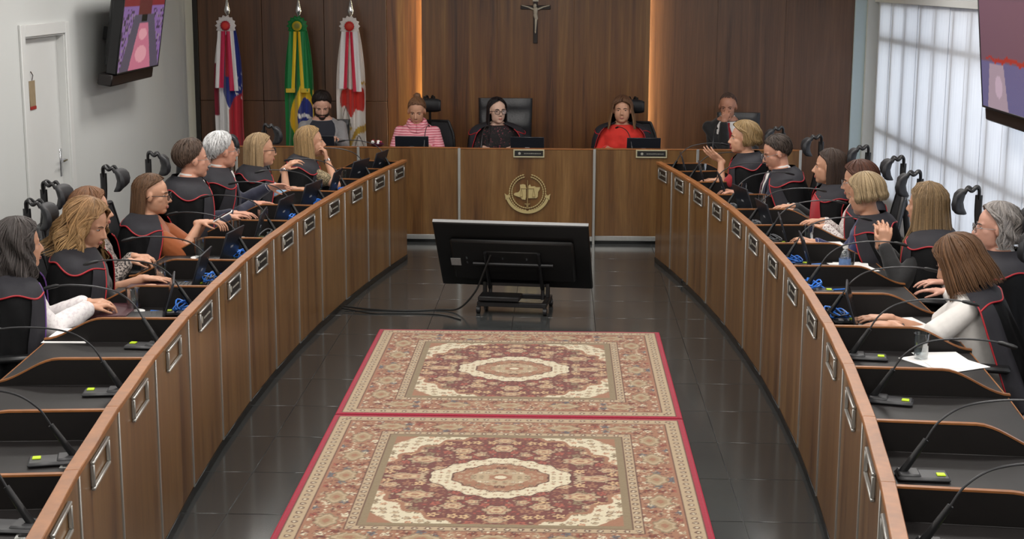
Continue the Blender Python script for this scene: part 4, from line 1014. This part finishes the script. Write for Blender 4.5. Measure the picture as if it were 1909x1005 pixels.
def person(p):
    hx, hy, hz = p['head']; az = p['az']; ar = math.radians(az); lean = math.radians(p.get('lean', 12)); w = p.get('w', 1.)
    tl = .134; Tn = (hz-.50-math.cos(lean*.5)*tl)/math.cos(lean)
    back = math.sin(lean)*Tn+math.sin(lean*.5)*tl+.025
    fx, fy = math.sin(ar), math.cos(ar); root = thing('person', p['label'], 'person', (hx-fx*back, hy-fy*back, 0), -ar, p.get('group'))
    Mi = (T(hx-fx*back, hy-fy*back, 0) @ Rz(-ar)).inverted()
    A = T(0, 0, .50) @ Rx(-lean)
    def tp(x, y, s): return A @ Vector((x, y, s*Tn))
    hc = A @ Vector((0, 0, Tn)) + Rx(-lean*.5).to_3x3() @ Vector((0, .025, tl))
    Hm = T(*hc) @ Rz(-math.radians(p.get('haz', az)-az)) @ Rx(-math.radians(p.get('pitch', 0))) @ Ry(math.radians(p.get('tilt', 0))) @ Matrix.Scale(HS, 4)
    seed = sum(ord(c) for c in p['key'])*13
    male = p.get('male', False); sk = skin(p.get('skin', (200, 150, 122)))
    body = MB(); shirt = MB()
    def loft(mb, k, grow, tab=TOR, n=26):
        P = []
        for s, a, b, yc in tab:
            P.append([tp((a*k*w+grow)*abs(math.sin(q))**.85*math.copysign(1, math.sin(q)), yc+(b*k*w+grow)*abs(math.cos(q))**.9*math.copysign(1, math.cos(q)), s) for q in np.linspace(0, 2*PI, n, endpoint=False)])
        o = len(mb.v); mb.sheet(P, close_u=True); mb.f.append(tuple(o+i for i in range(n))[::-1]); mb.f.append(tuple(o+(len(P)-1)*n+i for i in range(n)))
    loft(body, .94, 0); loft(shirt, 1., .010, TOR[:-1] if not p.get('crew') else TOR)
    head_parts(body, Hm, p.get('fat', 1.), male)
    nr = .056 if male else .048
    body.cone(Hm @ Vector((0, -.018, -.05)), nr, tp(0, -.012, 1.0), nr*1.12)
    if not male: shirt.ell(tp(-.07*w, .095, .62), (.075, .06, .075)); shirt.ell(tp(.07*w, .095, .62), (.075, .06, .075))
    sl = p.get('sleeve', 'long'); sr = p.get('sleeve_r', 1.)
    for side, key in ((-1, 'lh'), (1, 'rh')):
        Sh = tp(side*.165*w, -.002, .86); h = p.get(key)
        if h is None: tgt = Vector((side*.13, .34, .80)); curl, pn, hd, hint = .25, None, None, None
        else:
            h = dict(h) if isinstance(h, dict) else dict(t=h); tgt = Mi @ Vector(h['t']); curl = h.get('curl', .3); pn = h.get('pn'); hd = h.get('hd'); hint = h.get('hint')
        hint = Vector(hint) if hint else Vector((side*.45, -.35, -1))
        u = (tgt-Sh).normalized(); hdv = Mi.to_3x3() @ Vector(hd) if hd else None
        wr = tgt-(hdv.normalized() if hdv else u)*.07
        if wr.z < .785 and not h: wr.z = .79
        el, wr = bend_arm(Sh, wr, .275, .245, hint)
        d = hdv.normalized() if hdv else ((wr-el).normalized()*.7+Vector((0, .3, -.0)))
        if not hdv and abs(wr.z-.8) < .05: d.z = min(max(d.z, -.05), .03)
        n = Mi.to_3x3() @ Vector(pn) if pn else Vector((0, .05, -1))
        body.cone(Sh, .050*w, Sh.lerp(el, .5), .045*w); body.cone(Sh.lerp(el, .5), .044*w, el, .036*w); body.cone(el, .037*w, el.lerp(wr, .4), .037*w); body.cone(el.lerp(wr, .4), .036*w, wr, .024)
        hand(body, wr, d, n, curl, side)
        g = .014*sr; shirt.cone(Sh, .052*w+.006, Sh.lerp(el, .5), .047*w+min(g, .022)); shirt.cone(Sh.lerp(el, .35), .047*w+.008, Sh.lerp(el, .62), .046*w+g)
        if sl in ('half', 'long'): shirt.cone(Sh.lerp(el, .5), .048*w+g, el, .042*w+g*1.3)
        if sl == 'long':
            shirt.cone(el, .042*w+g*1.2, el.lerp(wr, .5), .038*w+g); shirt.cone(el.lerp(wr, .5), .038*w+g, el.lerp(wr, .9), .031+g*.8)
            if p.get('cuff'): MB().tube([el.lerp(wr, .88), el.lerp(wr, .99)], [.036, .034], 14).build('cuff', PAPER, root)
        if p.get('bracelet') == key:
            q = el.lerp(wr, .93); bq = MB()
            for k in range(2): bq.tube([q+(wr-el).normalized()*(.012*k), q+(wr-el).normalized()*(.012*k+.008)], .031, 14)
            bq.build('bracelet', CHROME, root)
        if p.get('phone') == key:
            M = T(*(wr+d.normalized()*.115+n*.012)); 
            ph = thing('phone', 'mobile phone held up by the '+p['short'], 'phone', root.matrix_basis @ (wr+d.normalized()*.12+Vector((0, .02, .022))), -ar); MB().box((-.036, -.074, 0), (.036, .074, .009), .004, Rx(.5)).build('case', PAPER, ph); MB().box((-.033, -.07, .009), (.033, .07, .010), 0, Rx(.5)).build('screen', pm('dark_display', srgb(8, 8, 10), .15), ph)
    shirt.cone(tp(-.15*w, 0, .87), .05, tp(.15*w, 0, .87), .05)
    body.cone(tp(-.15*w, 0, .87), .045, tp(.15*w, 0, .87), .045)
    remesh_later(body, 'body', sk, root, .0056, 4)
    remesh_later(shirt, p.get('top', 'blouse'), p['shirt'], root, .009, 3)
    # trousers and shoes
    tr = MB()
    for s in (-1, 1):
        kn_ = Vector((s*.12, .42, .50)); tr.cone((s*.09, .0, .50), .09, kn_, .065); tr.cone(kn_, .064, (s*.12, .40, .10), .048)
    tr.ell((0, 0, .50), (.18*w, .14, .10)); remesh_later(tr, 'trousers', TROU, root, .016, 2)
    so = MB()
    for s in (-1, 1): so.cone((s*.12, .36, .045), .042, (s*.12, .52, .035), .033)
    so.build('shoes', BLACK_PL, root, 180)
    # hair and face
    st = p['hair']; hr = p['hair_rgb']; hair(st, hr, root, Hm, seed)
    ey = MB(); ec = []
    for s in (-1, 1):
        n0 = len(ey.v); ey.ell((s*.031, .0685, .004), (.0130, .0100, .0062), nu=16, nv=12)
        for v in ey.v[n0:]:
            dx, dz = (v[0]-s*.031), v[2]-.004; ec.append((.012, .008, .006) if math.hypot(dx, dz) < .0058 and v[1] > .07 else ((.05, .025, .02) if dz > .0035 else (.36, .32, .30)))
    ey.v = [tuple(Hm @ Vector(v)) for v in ey.v]; ey.build('eyes', EYEM, root, 180, col=np.array(ec))
    eb = MB()
    for s in (-1, 1): eb.tube([Hm @ Vector(q) for q in ((s*.014, .0865, .020), (s*.030, .083, .0255), (s*.046, .073, .021))], [.0028, .0032, .0016], 6)
    eb.build('eyebrows', pm('brow_%d_%d_%d' % tuple(int(c*.6) for c in hr), srgb(*[c*.6 for c in hr]), .7), root, 180)
    lp = MB(); lp.ell((0, .0885, -.0615), (.019, .0065, .0045), nu=14, nv=8); lp.ell((0, .0875, -.0685), (.016, .0065, .0048), nu=14, nv=8); lp.v = [tuple(Hm @ Vector(v)) for v in lp.v]
    lp.build('lips', pm('lip_rose', srgb(170, 104, 94), .45) if not male else pm('lip_dull', srgb(150, 96, 84), .5), root, 180)
    if p.get('beard'):
        b_ = MB()
        for c, r in (((0, .024, -.034), (.0645, .0685, .0825)), ((0, .058, -.086), (.032, .029, .031)), ((-.036, .022, -.064), (.0285, .0445, .0365)), ((.036, .022, -.064), (.0285, .0445, .0365))):
            k = MB(); k.ell(c, r, None, 28, 24); b_.add(k.v, k.f)
        def keep(f_):
            c = sum((Vector(b_.v[i]) for i in f_), Vector())/len(f_)
            return c.z < -.046+.2*max(0, abs(c.x)-.03) and c.y > .0 and not (abs(c.x) < .024 and -.076 < c.z < -.056)
        b_.f = [f_ for f_ in b_.f if keep(f_)]; b_.v = [tuple(Hm @ Vector(v)) for v in b_.v]
        b_.build('beard', pm('beard_hair', srgb(52, 38, 32), .8, var=.4, scale=200, bump=.4), root, 180)
    if p.get('glasses'):
        gm = pm('spectacle_%s' % p['glasses'], srgb(28, 20, 20) if p['glasses'] == 'dark' else srgb(150, 150, 150), .3, 0 if p['glasses'] == 'dark' else .8)
        gf = MB(); rad = .0023 if p['glasses'] == 'dark' else .0014; ln_ = MB()
        for s in (-1, 1):
            ring = [Hm @ Vector((s*.033+.025*math.copysign(abs(math.cos(a))**.65, math.cos(a)), .1015-.12*(.6*abs(s*.033+.025*math.cos(a)))**1.0*.55, -.001+.0195*math.copysign(abs(math.sin(a))**.65, math.sin(a)))) for a in np.linspace(0, 2*PI, 21)]
            gf.tube(ring, rad*HS, 6); ln_.add(ring[:-1], [tuple(range(20))])
            gf.tube([Hm @ Vector(q) for q in ((s*.058, .098, .006), (s*.076, .085, .007), (s*.084, .0, .004), (s*.084, -.02, -.012))], rad*HS, 6)
        gf.tube([Hm @ Vector((-.010, .101, .002)), Hm @ Vector((0, .1025, .005)), Hm @ Vector((.010, .101, .002))], rad*HS, 6)
        g = gf.build('glasses', gm, root, 180); ln_.build('lenses', LENS, g)
    # open front of jackets: shirt front, tie, collar
    def chest(q, s, grow):
        ss = np.array([r[0] for r in TOR]); a = np.interp(s, ss, [r[1] for r in TOR])*w+grow; b = np.interp(s, ss, [r[2] for r in TOR])*w+grow; yc = np.interp(s, ss, [r[3] for r in TOR])
        return tp(a*abs(math.sin(q))**.85*math.copysign(1, math.sin(q)), yc+b*math.cos(q), s)
    if p.get('vfront'):
        P = []; vw = p.get('vw', .55)
        for i in range(13):
            s = .35+.66*i/12.; ph = vw*(.12+.88*(i/12.))
            P.append([chest(q, s, .019+.012*(i > 10)) for q in np.linspace(-ph, ph, 11)])
        m = MB(); m.sheet(P); m.build('shirt_front', p['vfront'], root, 180)
        lp_ = MB()
        for s_ in (-1, 1):
            P = []
            for i in range(13):
                s = .35+.66*i/12.; ph = vw*(.12+.88*(i/12.)); dw = .28*math.sin(PI*min(1, (i+1)/12.))+.06
                P.append([chest(s_*(ph+dw*k/4.), s, .024+.006*math.sin(PI*k/4.)) for k in range(5)])
            lp_.sheet(P)
        lp_.build('lapels', p['shirt'], root, 180)
    if p.get('tie'):
        P = []
        for i in range(12):
            s = .40+.60*i/11.; wd = (.042 if i < 9 else .03)*(1 if i != 10 else .7)
            P.append([chest(k*wd/.12*.5, s, .028+(.004 if k == 0 else 0)+.008*(i > 9)) for k in (-1, -.5, 0, .5, 1)])
        m = MB(); m.sheet(P); m.build('tie', p['tie'], root, 180)
    if p.get('collar'):
        P = []
        for i in range(3):
            P.append([tp((.066+.006*(2-i))*math.sin(q), -.010+(.064+.006*(2-i))*math.cos(q)-.012*math.cos(q)*(i == 2), .985+.045*i-.02*max(0, math.cos(q))) for q in np.linspace(.35, 2*PI-.35, 30)])
        m = MB(); m.sheet(P); m.build('collar', p['collar'], root, 180)
    if p.get('cowl'):
        m = MB()
        for k, (s, r) in enumerate(((.97, .088), (1.03, .080), (1.07, .072))):
            m.tube([tp(r*1.05*math.sin(q), .012+r*math.cos(q), s-.07*math.cos(q)*(1 if math.cos(q) > 0 else .1)+.006*math.sin(q*5+k)) for q in np.linspace(0, 2*PI, 33)], .022, 8)
        m.build('cowl_neck', p['shirt'], root, 180)
    if p.get('earring'):
        m = MB()
        for s in (-1, 1): m.ell(Hm @ Vector((s*.081, .0, -.042)), .007, nu=10, nv=8)
        m.build('earrings', CHROME, root, 180)
    if p.get('necklace'):
        MB().tube([tp(.075*math.sin(q), .02+.085*math.cos(q), 1.0-.16*max(0, math.cos(q))) for q in np.linspace(-1.7, 1.7, 21)], .004, 6).build('necklace', p['necklace'], root, 180)
    # robe worn like a cape
    if p.get('robe'):
        op = p.get('open', 1.); rv = np.array(RV); rw = p.get('rw', 1.)*w; ph0r = random.Random(seed).uniform(0, 6)
        def rp(q, v, off):
            s, a, b, yc = (np.interp(v, rv[:, 0], rv[:, k]) for k in (1, 2, 3, 4)); a = a*rw*1.03+off; b = b*rw*(1.14-.1*v)+off
            pl = 1+(.045*math.cos(15*q+ph0r+2*v)+.020*math.cos(24*q-3*v)+.03*math.cos(7*q+ph0r*2))*max(0, .74-v)/.74+.012*math.sin(5*q+9*v+ph0r)*math.sin(v*PI)+.006*math.sin(11*q-17*v+ph0r)*(v < .95)
            return tp(a*pl*abs(math.sin(q))**.86*math.copysign(1, math.sin(q)), yc+b*pl*abs(math.cos(q))**.95*math.copysign(1, math.cos(q)), s)
        def o0(v): return min(1.95, op*np.interp(v, (0, .45, .7, .9, 1), (.95, .80, .62, .50, .42)))
        def ve(q): return .765+.022*math.cos(2*q+.3)-.024*math.cos(5*q+ph0r)
        def grid(v0, v1, nv, nq, off, qa, qb):
            P = []
            for i in range(nv):
                row = []
                for j in range(nq):
                    u = j/(nq-1.)
                    v = v0 if not callable(v0) else None
                    qq0, qq1 = qa, qb
                    vv = (v0+(v1-v0)*i/(nv-1.)) if v is not None else None
                    if vv is None:
                        vm = .78+.22*i/(nv-1.); a0 = o0(vm); q = a0+(2*PI-2*a0)*u; vs = ve(q); vv = vs+(v1-vs)*i/(nv-1.)
                    else:
                        a0 = o0(vv); q = a0+(2*PI-2*a0)*u if qa is None else None
                        if q is None: q = a0+qb*u if qa > 0 else 2*PI-a0-qb*u
                    row.append(rp(q, vv, off))
                P.append(row)
            return P
        m = MB(); m.sheet(grid(0., 1., 26, 90, 0, None, None)); m.sheet(grid(0., 1., 26, 90, -.004, None, None)); m.build('robe', ROBE, root, 180)
        g = grid(ve, 1., 9, 90, .009, None, None); m = MB(); m.sheet(g); m.sheet(grid(ve, 1., 9, 90, .005, None, None)); m.build('shoulder_yoke', YOKE, root, 180)
        m = MB(); m.tube([Vector(q) for q in g[0]], .0048, 6); m.build('piping', PIPE, root, 180)
        for sgn in (1, -1):
            fg_ = grid(0., .84, 18, 7, .008, sgn, .46); m = MB(); m.sheet(fg_); m.build('front_band', p.get('band', YOKE), root, 180)
            MB().tube([Vector(r[0]) for r in fg_], .0042, 6).build('band_edge', PIPE_V if p.get('violet') else PIPE, root, 180)
    return root
def st(len_=.2, **k): d = dict(len=len_); d.update(k); return d
def cloth(name, rgb, **k): return pm('cloth_'+name, srgb(*rgb), k.pop('rough', .8), var=k.pop('var', .12), scale=k.pop('scale', 30), bump=k.pop('bump', .15), sheen=.2, **k)
def spots(name, c1, c2, scale, th=.5, kind='noise', sc=(1, 1, 1)):
    m = bpy.data.materials.new(name); m.use_nodes = True; nt = m.node_tree; N = nt.nodes; L = nt.links; b = N['Principled BSDF']; b.inputs['Roughness'].default_value = .8
    tc = N.new('ShaderNodeTexCoord'); mp = N.new('ShaderNodeMapping'); mp.inputs['Scale'].default_value = sc; L.new(tc.outputs['Object'], mp.inputs[0])
    if kind == 'stripe':
        tx = N.new('ShaderNodeTexWave'); tx.bands_direction = 'Z'; tx.inputs['Distortion'].default_value = 1.2
    else: tx = N.new('ShaderNodeTexNoise'); tx.inputs['Detail'].default_value = 3
    tx.inputs['Scale'].default_value = scale; L.new(mp.outputs[0], tx.inputs['Vector'])
    cr = N.new('ShaderNodeValToRGB'); cr.color_ramp.elements[0].position = th-.06; cr.color_ramp.elements[1].position = th+.06; cr.color_ramp.elements[0].color = srgb(*c1); cr.color_ramp.elements[1].color = srgb(*c2)
    L.new(tx.outputs[1 if kind == 'stripe' else 0], cr.inputs[0]); L.new(cr.outputs[0], b.inputs['Base Color']); return m
SH_W = cloth('white', (228, 224, 220), bump=.1); NAVY = cloth('navy', (34, 36, 56)); LBLUE = cloth('light_blue', (140, 178, 208)); RUST = cloth('rust', (150, 78, 32)); BLACKT = cloth('black', (20, 20, 22)); REDT = cloth('red', (206, 40, 28)); GREYJ = cloth('grey_blazer', (138, 136, 138))
DKNAVY = cloth('dark_navy', (28, 30, 42)); REDTIE = cloth('red_tie', (160, 22, 36)); CRIMS = cloth('crimson', (150, 24, 34)); WINE = cloth('wine_tie', (104, 40, 62)); NAVY2 = cloth('navy_blouse', (30, 38, 84))
LEO = spots('leopard_print', (48, 42, 44), (170, 158, 150), 90, .5); PRT = spots('white_print', (130, 96, 96), (224, 216, 212), 110, .42); PNK = spots('pink_stripe', (204, 96, 116), (238, 176, 184), 13, .35, 'stripe', (1, 1, 1)); FLOR = spots('dark_floral', (18, 14, 16), (150, 70, 84), 70, .66); WLT = spots('white_textured', (216, 208, 210), (232, 227, 227), 60, .45)
MENS = dict(len=0, vol=.014)
PEOPLE = [
 dict(key='L1', head=(-2.327, 7.12, 1.165), az=72, haz=46, lean=2, robe=1, violet=1, open=1.05, shirt=WLT, sleeve='long', sleeve_r=1.5, hair=st(.19, flare=.25, wave=1.2, face=78, vol=.017, hi=.2), hair_rgb=(62, 56, 54), rh=dict(t=(-2.02, 7.34, .80), curl=.5), lh=dict(t=(-2.05, 7.42, .80), curl=.5),
      short='grey-haired woman', label='woman with dark grey wavy hair, white blouse and black robe, nearest in left row'),
 dict(key='L2', head=(-2.205, 7.8, 1.161), az=80, haz=100, pitch=20, lean=6, robe=1, open=.95, shirt=BLACKT, sleeve='half', hair=st(.20, flare=.34, wave=1.8, face=62, vol=.019, hi=.3, tip=(164, 132, 90)), hair_rgb=(124, 92, 62), rh=dict(t=(-1.84, 7.9, .80), curl=.12, hd=(1, .12, 0)), lh=dict(t=(-1.95, 8.15, .80), curl=.15, hd=(1, 0, 0)),
      short='auburn-haired woman', label='woman with wavy auburn-blonde hair looking down, forearms on the desk'),
 dict(key='L3', head=(-2.404, 8.5, 1.127), az=84, haz=80, lean=2, robe=1, open=1.1, shirt=LEO, sleeve='long', hair=st(.2, flare=.1, face=64), hair_rgb=(110, 76, 52), rh=dict(t=(-2.16, 8.55, .80), curl=.6), lh=dict(t=(-2.15, 8.62, .81), curl=.6),
      short='woman in patterned blouse', label='woman in patterned blouse mostly hidden behind the auburn-haired woman, hands clasped'),
 dict(key='L4', head=(-2.254, 9.25, 1.112), az=82, haz=86, pitch=4, lean=5, robe=1, open=1.35, shirt=RUST, sleeve='half', sleeve_r=2.6, hair=st(.25, flare=.06, face=98, vol=.007, hairline=40, hi=.05), hair_rgb=(92, 66, 46), glasses='dark', rh=dict(t=(-1.90, 9.28, .94), curl=.55, hd=(1, .1, .1)), lh=dict(t=(-1.90, 9.40, .92), curl=.55, hd=(1, -.1, .1)), phone='rh',
      short='woman in the rust blouse', label='woman in rust blouse with dark glasses holding a phone'),
 dict(key='L5', head=(-2.19, 10.05, 1.238), az=74, haz=64, lean=4, robe=1, male=1, w=1.12, shirt=NAVY, vfront=SH_W, collar=SH_W, hair=dict(MENS, vol=.020, n=900), hair_rgb=(84, 68, 58), glasses='thin', rh=dict(t=(-1.92, 10.1, .81), curl=.3), lh=dict(t=(-1.92, 10.3, .80), curl=.3), skin=(206, 152, 128),
      short='brown-haired man', label='man with brown swept-back hair and glasses in black robe'),
 dict(key='L6', head=(-2.147, 10.75, 1.217), az=72, haz=58, lean=5, robe=1, male=1, w=1.1, open=1.6, shirt=NAVY, vfront=SH_W, collar=SH_W, cuff=1, hair=dict(MENS, vol=.020, n=900), hair_rgb=(206, 206, 206), glasses='thin', rh=dict(t=(-1.87, 10.7, .81), curl=.2), lh=dict(t=(-1.80, 11.0, .93), curl=.15, hd=(1, .1, .05), pn=(0, -.5, -.6)), skin=(206, 148, 124),
      short='white-haired man', label='white-haired man in navy suit and robe, seen from behind his cheek'),
 dict(key='L7', head=(-1.996, 11.4, 1.153), az=76, haz=74, lean=6, robe=1, open=1.3, shirt=LBLUE, sleeve='half', sleeve_r=1.6, hair=st(.30, flare=.05, face=80, vol=.008, hi=.25), hair_rgb=(150, 126, 94), glasses='dark', rh=dict(t=(-1.76, 11.36, 1.06), curl=.5, hd=(.75, 0, .6), pn=(.5, .3, -.6), hint=(.3, -.2, -1)), lh=dict(t=(-1.72, 11.55, .81), curl=.3), bracelet='rh',
      short='blonde woman in blue', label='blonde woman in light blue with dark glasses, one hand raised'),
 dict(key='L8', head=(-1.72, 12.05, 1.148), az=78, haz=72, pitch=-4, lean=12, robe=1, open=1.2, shirt=spots('tan_print', (90, 80, 60), (160, 142, 110), 90), sleeve='short', hair=st(.30, flare=.12, face=80, vol=.010, hi=.3), hair_rgb=(150, 122, 84), rh=dict(t=(-1.60, 12.02, 1.07), curl=.8, hd=(-.2, .2, 1), pn=(-1, 0, .1), hint=(1, -.2, -1)), lh=dict(t=(-1.50, 12.1, .80), curl=.2), bracelet='rh',
      short='blonde woman resting her chin', label='woman with long straight blonde hair resting her chin on her hand'),
 dict(key='R1', head=(1.758, 12.1, 1.199), az=-82, haz=-88, lean=6, robe=1, open=.85, shirt=CRIMS, sleeve='short', hair=st(.06, flare=.22, inward=.3, face=80, vol=.020, hi=.35, wave=.7), hair_rgb=(136, 112, 76), rh=None, lh=dict(t=(1.52, 12.0, 1.07), curl=.2, hd=(-.8, -.1, .55), pn=(0, .6, .7), hint=(-.3, -.2, -1)), earring=1, skin=(206, 156, 128),
      short='woman raising her hand', label='woman with short golden hair speaking, open hand raised'),
 dict(key='R2', head=(1.936, 11.45, 1.158), az=-84, haz=-96, pitch=18, lean=8, robe=1, male=1, w=1.1, open=1.7, shirt=NAVY, vfront=SH_W, tie=WINE, collar=SH_W, cuff=1, hair=dict(MENS, vol=.012), hair_rgb=(70, 60, 54), glasses='thin', lh=dict(t=(1.60, 11.42, .86), curl=.5, hd=(-1, 0, .2)), rh=dict(t=(1.60, 11.62, .84), curl=.5, hd=(-1, 0, .2)), skin=(200, 146, 122),
      short='man reading', label='dark-haired man in glasses and navy suit looking down at papers'),
 dict(key='R3', head=(2.213, 10.75, 1.136), az=-80, haz=-74, lean=2, robe=1, open=1., shirt=BLACKT, hair=st(.30, flare=.04, face=82, vol=.009), hair_rgb=(58, 44, 36),
      band=CRIMS, short='dark-haired woman', label='woman with long dark hair and red scarf under black robe'),
 dict(key='R4', head=(2.299, 10.1, 1.122), az=-82, haz=-80, pitch=8, lean=4, robe=1, open=1.2, shirt=PRT, hair=st(.13, flare=.25, face=72, vol=.018), hair_rgb=(74, 44, 32), glasses='thin',
      short='woman in patterned white', label='woman with brown hair and glasses in patterned white, behind the blonde bob'),
 dict(key='R5', head=(2.194, 9.35, 1.134), az=-76, haz=-48, pitch=12, lean=8, robe=1, open=1.75, shirt=NAVY2, cuff=1, hair=st(.05, flare=.2, inward=.25, face=78, vol=.019, hi=.4), hair_rgb=(146, 126, 96), rh=dict(t=(1.84, 9.42, .84), curl=.5, hd=(-1, .1, .3)), lh=dict(t=(1.84, 9.30, .84), curl=.5, hd=(-1, .1, .3)),
      short='blonde bob woman', label='woman with blonde bob and navy blouse, hands clasped above papers'),
 dict(key='R6', head=(2.402, 8.65, 1.176), az=-74, haz=-50, lean=4, robe=1, open=.9, shirt=BLACKT, hair=st(.43, flare=.32, face=70, vol=.014, hi=.2), hair_rgb=(118, 96, 68), rh=dict(t=(2.15, 8.62, 1.03), curl=.7, hd=(.1, .1, 1), pn=(0, 1, 0)), lh=dict(t=(2.16, 8.54, 1.03), curl=.7, hd=(.1, .1, 1), pn=(0, 1, 0)),
      short='long-haired woman', label='woman with very long light brown hair seen from behind, hands raised'),
 dict(key='R7', head=(2.606, 7.95, 1.162), az=-78, haz=-84, lean=2, robe=1, male=1, w=1.08, open=.9, shirt=SH_W, collar=SH_W, hair=st(.10, flare=.10, wave=1.5, face=84, vol=.014, hairline=38, hi=.3), hair_rgb=(132, 126, 122), glasses='thin', skin=(200, 150, 130),
      band=CRIMS, short='grey long-haired man', label='man with long grey hair and thin glasses at the right edge'),
 dict(key='R8', head=(2.22, 7.2, 1.111), az=-72, haz=-62, pitch=26, lean=17, robe=1, open=3.4, shirt=SH_W, sleeve='short', sleeve_r=1.8, hair=st(.15, flare=.22, face=56, vol=.018, hi=.15), hair_rgb=(92, 64, 42), rh=dict(t=(1.86, 7.36, .80), curl=.2, hd=(-1, .1, 0)), lh=dict(t=(1.86, 7.22, .80), curl=.25, hd=(-1, .25, 0), hint=(-1., -.2, -.5)),
      short='woman in white', label='woman with brown hair hanging forward, short white sleeves, typing'),
 dict(key='B1', head=(-2.074, 14.85, 1.208), az=172, haz=170, pitch=26, lean=12, male=1, w=1.1, shirt=GREYJ, top='blazer', vfront=DKNAVY, vw=.75, collar=DKNAVY, hair=dict(MENS, vol=.022, n=800), hair_rgb=(34, 26, 24), beard=1, rh=dict(t=(-2.1, 14.45, .84), curl=.4), lh=dict(t=(-1.90, 14.45, .90), curl=.5),
      short='young man in grey', label='young bearded man in grey blazer looking down beside the white flag', skin=(208, 160, 138)),
 dict(key='B2', head=(-1.122, 14.75, 1.17), az=180, haz=182, pitch=18, lean=8, w=1.05, shirt=PNK, top='sweater', cowl=1, crew=1, hair=dict(len=0, vol=.008, ends=(48, 56, 88, 112, 140, 150), bun=(0, -.07, .12, .035)), hair_rgb=(120, 86, 62),
      short='woman in pink', label='woman in pink striped sweater with tied-back hair at the head bench'),
 dict(key='B3', head=(-.33, 14.75, 1.176), az=176, haz=158, lean=6, robe=1, open=1.35, shirt=FLOR, hair=st(.32, flare=.10, face=74, vol=.010), hair_rgb=(26, 20, 22), glasses='dark', necklace=CERAM, skin=(214, 176, 156),
      short='presiding woman', label='presiding woman with long black hair and glasses in the large leather chair'),
 dict(key='B4', head=(.895, 14.8, 1.185), az=182, haz=184, pitch=-2, lean=4, robe=1, open=1.45, shirt=REDT, hair=st(.17, flare=.30, face=58, hairline=54, vol=.022, n=620, tip=(140, 106, 74)), hair_rgb=(78, 50, 38), necklace=BLACKC, fat=1.12,
      short='woman in red', label='woman in bright red top with brown fringe at the head bench'),
 dict(key='B5', head=(1.933, 14.85, 1.23), az=186, haz=194, pitch=14, lean=14, male=1, w=1.12, shirt=BLACKT, top='jacket', vfront=SH_W, tie=REDTIE, collar=SH_W, hair=dict(len=0, vol=.001, n=420, ends=(40, 44, 72, 100, 134, 144)), hair_rgb=(84, 66, 58), skin=(176, 124, 100), rh=dict(t=(1.90, 14.72, 1.15), curl=.9, hd=(.2, -.1, .9), pn=(0, 1, .1), hint=(-.5, .4, -1)), lh=None,
      short='man with red tie', label='balding man in black with red tie, fist at his mouth'),
]
root_of = {}
for q in PEOPLE:
    o_ = person(q); root_of[q['key']] = math.hypot(o_.location.x-q['head'][0], o_.location.y-q['head'][1])
finish_remesh()
# chairs behind the sitters
for q in PEOPLE:
    hx, hy, hz = q['head']; a = math.radians(q['az']); k = q['key']
    if k == 'B3':
        e = make_exec_chair(.275, 1.26); e.location = (hx+.06, hy+.22, 0); e.rotation_euler = (0, 0, PI); tag(e, 'large black leather executive chair of the presiding woman', 'chair')
    elif k == 'B1':
        e = make_exec_chair(.2, 1.02); e.location = (hx, hy+.25, 0); e.rotation_euler = (0, 0, PI); tag(e, 'low black leather chair of the young man in grey', 'chair')
    elif k == 'B5':
        e = make_exec_chair(.22, 1.12); e.location = (hx+.14, hy+.24, 0); e.rotation_euler = (0, 0, PI-.1); tag(e, 'black leather high-backed chair of the man with the red tie', 'chair')
    else:
        off = root_of[k]-.05
        dx_ = .10 if k in ('B2', 'B4') else 0
        chair(hx-math.sin(a)*off+dx_, hy-math.cos(a)*off, q['az'], 'black mesh office chair with headrest under the '+q['short'])
chair(2.72, 6.25, -90, 'empty black mesh office chair at the right frame edge', 'mesh office chairs')
